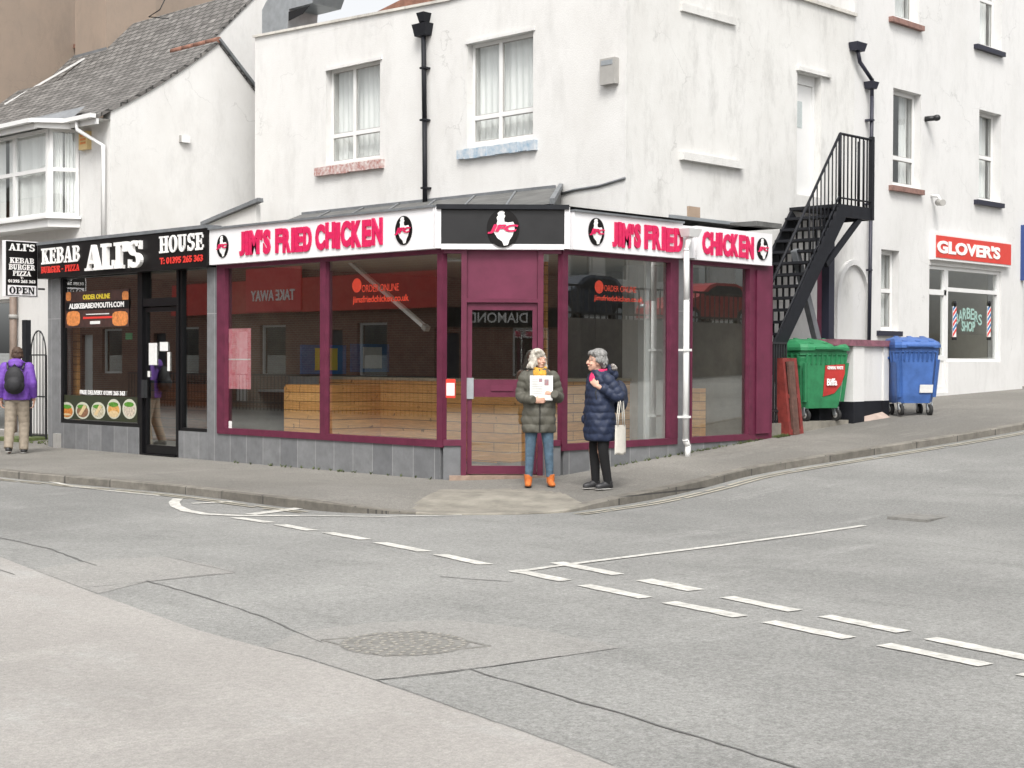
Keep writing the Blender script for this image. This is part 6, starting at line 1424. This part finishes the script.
for s_, x, yaw_ in ((-1,-.12,-.1),(1,.145,.12)):
    mb = MB(); rr_ = Matrix.Rotation(yaw_,3,'Z'); o0 = Vector((x,.02,0)); mb.tube([o0+Vector((0,.0,.15)),o0+Vector((0,.0,.05))],[.05,.045],14); mb.ell(o0+rr_@Vector((0,-.05,.042)),(.042,.085,.036),0,rr_); mb.ell(o0+rr_@Vector((0,-.09,.032)),(.040,.06,.028),0,rr_); mb.ell(o0+Vector((0,.02,.045)),(.038,.042,.045)); bt_ = P.put(mb, 'boot', orange, .007, 2)
    mb = MB(); mb.ell(o0+rr_@Vector((0,-.045,.010)),(.043,.10,.011),0,rr_); P.put(mb, 'sole', M['rubber'], parent=bt_)
mb = MB(); must = fabric('mustard_scarf', (.58,.30,.03), .45)
for k in range(5): mb.tube([(.08*math.cos(t*.5236),.0+.078*math.sin(t*.5236),1.335+.016*k+.010*math.sin(t+k*2)) for t in range(13)], .020, 8)
for k in range(4): mb.tube([(-.06+.04*k,-.085,1.38),(-.055+.038*k,-.11,1.33),(-.05+.03*k,-.12,1.28+.02*(k%2))],[.02,.024,.018],8)
P.put(mb, 'scarf', must, .006, 1)
white_h = mat('white_blonde_hair', (.50,.465,.40), .7, var=.35, vscale=26, streak=4, bump=.6, bscale=60)
hair_shell(HD, R(30), [((0,.045,.062),(.084,.088,.070)),((-.072,.03,-.03),(.036,.056,.10)),((.08,.035,-.01),(.024,.048,.085)),((0,.085,-.03),(.095,.05,.105)),((-.03,-.012,.100),(.045,.035,.020)),((-.10,.035,-.07),(.036,.045,.045)),((.092,.04,-.07),(.03,.045,.04))], white_h, wo, 220, 3)
# newspaper
g0 = wo.location.copy(); Rz = Matrix.Rotation(wo.rotation_euler.z,3,'Z'); loc = g0+Rz@Vector((.015,-.162,1.135))
npaper = thing('newspaper', loc, 'folded white newspaper with a small colour picture held against the olive coat', 'newspaper', rz=wo.rotation_euler.z)
mb = MB()
for k in range(4): mb.box(-.135+k*.003,.135-k*.002,-.006+k*.0045,-.003+k*.0045,-.10-k*.004,.185-k*.003)
o = mb.build('pages', M['paper'], None, origin=(0,0,0)); o.parent = npaper
mb = MB(); mb.box(.035,.085,-.0085,-.0065,.07,.14); mb.box(-.03,.01,-.0085,-.0065,.11,.15); o = mb.build('picture', mat('newsprint_picture',(.38,.16,.16),.8,col2=(.25,.25,.28),vscale=40), None, origin=(0,0,0)); o.parent = npaper
mb = MB()
for k in range(9): mb.box(-.11,.015 if k>2 else -.04,-.0085,-.0065,.135-k*.02,.139-k*.02)
o = mb.build('print_lines', M['grey'], None, origin=(0,0,0)); o.parent = npaper
mb = MB(); mb.box(-.16,-.06,.012,.03,-.19,-.13); 

# ---- woman in the navy coat, turned towards her friend
wn = person_root(599, 488.5, 'woman in long navy padded coat and black leggings with short grey hair, facing left', R(-62))
# local frame: she looks to -Y; rotated so that this points to picture left and a little to the viewer
P = PB(wn)
HN = (0,-.045,1.495)
J = [((0,.0,1.30),.10,(0,.02,1.0),.11),((0,.02,1.0),.11,(0,.02,.82),.13),((-.12,0,1.30),.055,(.12,0,1.30),.055),((0,0,1.32),.06,(0,-.03,1.42),.052),
     ((-.07,.02,.84),.08,(-.075,-.02,.46),.056),((-.075,-.02,.46),.053,(-.08,.0,.09),.036),((-.08,.0,.07),.034,(-.085,-.10,.035),.018),
     ((.07,.02,.84),.08,(.085,0,.46),.056),((.085,0,.46),.053,(.085,.07,.09),.036),((.085,.07,.07),.034,(.09,-.02,.035),.018),
     ((-.17,0,1.29),.05,(-.21,.06,1.03),.042),((-.21,.06,1.03),.04,(-.20,-.06,.84),.028),
     ((.17,0,1.29),.05,(.24,.12,1.08),.042),((.24,.12,1.08),.04,(.15,-.10,1.215),.027)]
hands = [dict(wrist=(.15,-.10,1.215),palm=(-.55,-.35,.55),thumb=(.2,.3,.9),curl=(-.3,.8,-.2),bend=.7)]
hands[0]['curl'] = (-.2,.9,.1)
b_ = body_mesh(None, None, J, HN, R(-14), R(-4), hands); b_.location = (0,0,0); b_.parent = wn
navy = fabric('navy_padded_nylon', (.011,.02,.052), .35, .62)
mb = MB(); loft_body(mb, [(.565,0,.015,.185,.17),(.72,0,.01,.19,.175),(.90,0,.005,.18,.165),(1.05,0,0,.175,.15),(1.2,0,.0,.18,.135),(1.30,0,.0,.165,.115),(1.355,0,.0,.11,.10),(1.39,0,-.01,.085,.085)], quilt=.011, period=.082)
sleeve(mb, [(-.165,0,1.29),(-.215,.06,1.04),(-.21,-.05,.86)], [.07,.066,.052], .012)
sleeve(mb, [(.165,0,1.29),(.255,.13,1.08),(.235,.09,1.07),(.165,-.075,1.19)], [.072,.068,.064,.048], .012)
P.put(mb, 'coat', navy, .0085, 2)
mb = MB(); mb.ell((-.205,-.075,.81),(.035,.045,.06)); P.put(mb, 'coat_pocket', navy, .008, 1)
mb = MB()
mb.ell((0,.13,1.375),(.115,.07,.075)); mb.ell((0,.16,1.33),(.12,.07,.08)); hood = P.put(mb, 'hood', navy, .008, 2)
mb = MB(); random.seed(5)
for k in range(60):
    a = math.pi*k/59; c_ = Vector((.115*math.cos(a),.10+.085*math.sin(a),1.425-.02*math.sin(a))); mb.ell(c_+Vector((random.uniform(-.012,.012),random.uniform(-.012,.012),random.uniform(-.018,.018))),(.017,.017,.022))
P.put(mb, 'fur_trim', mat('fur_trim',(.36,.33,.30),.95,var=.5,vscale=30,bump=.8,bscale=80), .006, 1, parent=hood)
mb = MB()
for pts in ([(-.07,.02,.80),(-.075,-.02,.46),(-.08,.005,.05)],[(.07,.02,.80),(.085,0,.46),(.085,.075,.05)]): sleeve(mb, pts, [.095,.064,.047], .001, .05)
mb.ell((0,.02,.80),(.14,.12,.10)); P.put(mb, 'leggings', fabric('black_leggings', (.006,.006,.007), .2, .95), .0085, 2)
for x, y in ((-.08,.0),(.085,.07)):
    mb = MB(); mb.tube([(x,y+.01,.10),(x,y,.045)],[.050,.048],12); mb.ell((x,y-.03,.055),(.042,.07,.045)); mb.ell((x,y-.06,.042),(.044,.11,.042)); mb.ell((x,y-.10,.028),(.04,.07,.026)); mb.ell((x,y+.02,.04),(.04,.045,.042)); sh_ = P.put(mb, 'shoe', fabric('black_shoe', (.02,.02,.022), .3, .5), .007, 2)
    mb = MB(); mb.ell((x,y-.05,.010),(.045,.125,.011)); P.put(mb, 'sole', M['grey'], parent=sh_)
mb = MB(); pk = fabric('pink_scarf', (.60,.025,.12), .3)
for k in range(4): mb.tube([(.082*math.cos(t*.5236),-.005+.085*math.sin(t*.5236),1.325+.018*k+.008*math.sin(t+k)-.02*math.cos((t-9)*.5236)) for t in range(13)], .017, 8)
for k in range(3): mb.tube([(-.02+.025*k,-.085,1.345),(.0+.028*k,-.115,1.29),(.02+.02*k,-.135,1.25)],[.02,.024,.015],8)
P.put(mb, 'scarf', pk, .006, 1)
grey_h = mat('grey_hair', (.24,.235,.225), .7, var=.45, vscale=28, streak=4, bump=.6, bscale=60)
hair_shell(HN, R(-14), [((0,.03,.07),(.088,.10,.075)),((0,.075,.0),(.085,.06,.085)),((-.066,.03,.01),(.028,.06,.05)),((.066,.03,.01),(.028,.06,.05)),((0,-.04,.095),(.065,.05,.028)),((0,.09,-.05),(.06,.035,.05))], grey_h, wn, 220, 4)
# backpack and tote bag
Rz = Matrix.Rotation(wn.rotation_euler.z,3,'Z')
bp_root = thing('backpack', wn.location+Rz@Vector((0,.20,1.0)), 'dark navy backpack worn on the back of the woman in the navy coat', 'backpack', rz=wn.rotation_euler.z)
mb = MB(); mb.ell((0,.06,.10),(.15,.09,.17)); mb.ell((0,.05,.0),(.155,.095,.12)); mb.ell((0,.10,.04),(.11,.07,.10)); o = mb.build('bag', fabric('dark_navy_canvas',(.012,.018,.04),.3,.7), None, origin=(0,0,0), remesh=.009, smooth_it=3); o.parent = bp_root
for sx in (-1,1): mb = MB(); mb.tube([(sx*.10,.0,.22),(sx*.115,-.12,.335),(sx*.11,-.27,.27),(sx*.11,-.322,.12),(sx*.13,-.30,-.04)],.016,6,sq=.5); o = mb.build('strap', M['blackmatt'], None, origin=(0,0,0)); o.parent = bp_root
# tote hangs from the forearm on the far right of the picture
tl = wn.location+Rz@Vector((.27,.12,.42))
tt = thing('tote_bag', tl, 'plain white canvas tote bag hanging from the arm of the woman in navy', 'tote bag', rz=math.atan2(FH.y,FH.x)-math.pi/2+R(54))
canvas = fabric('white_canvas', (.62,.59,.53), .15)
mb = MB(); N = 14
def tp(u,v,s_): return ((u-.5)*(.235-.02*v), s_*(.022*math.sin(math.pi*u)*(1-.55*v)+.004), v*.335+.008*math.sin(u*9)*(1-v))
for s_ in (-1,1):
    for i in range(N):
        for j in range(N): mb.face([tp(i/N,j/N,s_),tp((i+1)/N,j/N,s_),tp((i+1)/N,(j+1)/N,s_),tp(i/N,(j+1)/N,s_)],0,True)
for j in range(N):
    for u in (0,1): mb.face([tp(u,j/N,-1),tp(u,(j+1)/N,-1),tp(u,(j+1)/N,1),tp(u,j/N,1)])
for i in range(N): mb.face([tp(i/N,0,-1),tp((i+1)/N,0,-1),tp((i+1)/N,0,1),tp(i/N,0,1)])
o = mb.build('bag', canvas, None, origin=(0,0,0)); o.parent = tt
for s_ in (-1,1):
    mb = MB(); mb.tube([(-.07,s_*.01,.32),(-.055,s_*.012,.45),(-.02,s_*.012,.62),(.015,s_*.01,.66),(.04,s_*.012,.60),(.062,s_*.012,.45),(.07,s_*.01,.32)],.011,6,sq=.4); o = mb.build('handle', canvas, None, origin=(0,0,0)); o.parent = tt

# ---- man walking away
mn = person_root(17, 453.5, 'man in a purple hooded jacket and beige trousers walking away at the left edge', R(180+8))
P = PB(mn)     # local -Y is away from the camera
HM = (.0,-.03,1.575)
J = [((0,.0,1.40),.11,(0,0,1.05),.12),((0,0,1.05),.12,(0,0,.9),.135),((-.14,0,1.40),.06,(.14,0,1.40),.06),((0,0,1.42),.06,(0,-.02,1.5),.055),
     ((-.085,0,.88),.085,(-.10,-.06,.48),.058),((-.10,-.06,.48),.055,(-.10,-.02,.09),.038),((-.10,-.02,.07),.038,(-.10,-.15,.035),.032),
     ((.085,0,.88),.085,(.10,.03,.48),.058),((.10,.03,.48),.055,(.105,.17,.12),.038),((.105,.17,.10),.038,(.11,.06,.04),.032),
     ((-.19,0,1.38),.055,(-.245,.04,1.10),.046),((-.245,.04,1.10),.044,(-.25,-.06,.86),.03),
     ((.19,0,1.38),.055,(.245,.05,1.10),.046),((.245,.05,1.10),.044,(.25,-.01,.86),.03)]
hands = [dict(wrist=(-.25,-.06,.86),palm=(.05,-.15,-1),thumb=(0,-1,0),curl=(1,0,0),bend=.4),dict(wrist=(.25,-.01,.86),palm=(-.05,-.1,-1),thumb=(0,-1,0),curl=(-1,0,0),bend=.4)]
b_ = body_mesh(None, None, J, HM, R(12), 0, hands); b_.location = (0,0,0); b_.parent = mn
purple = fabric('purple_jacket', (.15,.055,.36), .3, .7)
mb = MB(); loft_body(mb, [(.86,0,0,.205,.15),(1.0,0,0,.20,.15),(1.15,0,0,.205,.15),(1.32,0,0,.22,.14),(1.42,0,0,.19,.12),(1.47,0,0,.12,.10),(1.50,0,0,.085,.085)])
sleeve(mb, [(-.185,0,1.39),(-.25,.05,1.11),(-.25,-.05,.90)], [.08,.07,.05], .004, .06); sleeve(mb, [(.185,0,1.39),(.25,.06,1.11),(.25,0,.90)], [.08,.07,.05], .004, .06)
P.put(mb, 'jacket', purple, .009, 2)
mb = MB(); mb.ell((0,.10,1.46),(.125,.075,.065)); mb.ell((0,.12,1.42),(.11,.07,.06)); P.put(mb, 'hood', purple, .009, 2)
mb = MB()
for pts in ([(-.085,0,.86),(-.10,-.06,.48),(-.10,-.02,.06)],[(.085,0,.86),(.10,.03,.48),(.105,.16,.09)]): sleeve(mb, pts, [.105,.085,.07], .005, .09)
mb.ell((0,0,.88),(.165,.125,.11)); P.put(mb, 'trousers', fabric('beige_trousers', (.29,.245,.19), .25), .009, 2)
for x, y, z in ((-.10,-.02,0),(.105,.16,.03)):
    mb = MB(); mb.tube([(x,y+.01,z+.10),(x,y,z+.05)],[.05,.045],12); mb.ell((x,y-.07,z+.04),(.046,.12,.038)); mb.ell((x,y+.02,z+.045),(.043,.05,.045)); sh_ = P.put(mb, 'shoe', fabric('dark_trainer', (.03,.03,.032), .4, .6), .008, 2)
    mb = MB(); mb.ell((x,y-.05,z+.012),(.048,.135,.013)); P.put(mb, 'sole', M['grey'], parent=sh_)
brown_h = mat('brown_hair', (.07,.04,.025), .7, var=.4, vscale=30, streak=4, bump=.5)
hair_shell(HM, R(12), [((0,.03,.06),(.084,.098,.078)),((0,.07,.0),(.078,.055,.08)),((-.066,.03,.0),(.022,.05,.05)),((.066,.03,.0),(.022,.05,.05))], brown_h, mn, 160, 6)
Rz = Matrix.Rotation(mn.rotation_euler.z,3,'Z')
bk = thing('backpack', mn.location+Rz@Vector((0,.17,1.05)), 'black backpack worn by the man in the purple jacket', 'backpack', rz=mn.rotation_euler.z)
mb = MB(); mb.ell((0,.05,.14),(.155,.09,.21)); mb.ell((0,.05,.04),(.16,.095,.14)); mb.ell((0,.11,.06),(.12,.07,.12)); o = mb.build('bag', fabric('black_canvas',(.015,.015,.018),.3,.7), None, origin=(0,0,0), remesh=.01, smooth_it=3); o.parent = bk
for sx in (-1,1): mb = MB(); mb.tube([(sx*.11,.0,.30),(sx*.13,-.10,.40),(sx*.14,-.25,.36),(sx*.14,-.33,.2),(sx*.16,-.28,.05)],.018,6,sq=.5); o = mb.build('strap', M['blackmatt'], None, origin=(0,0,0)); o.parent = bk
mb = MB(); mb.tube([(-.03,.03,.34),(0,.03,.38),(.03,.03,.34)],.01,6); o = mb.build('grab_loop', M['blackmatt'], None, origin=(0,0,0)); o.parent = bk
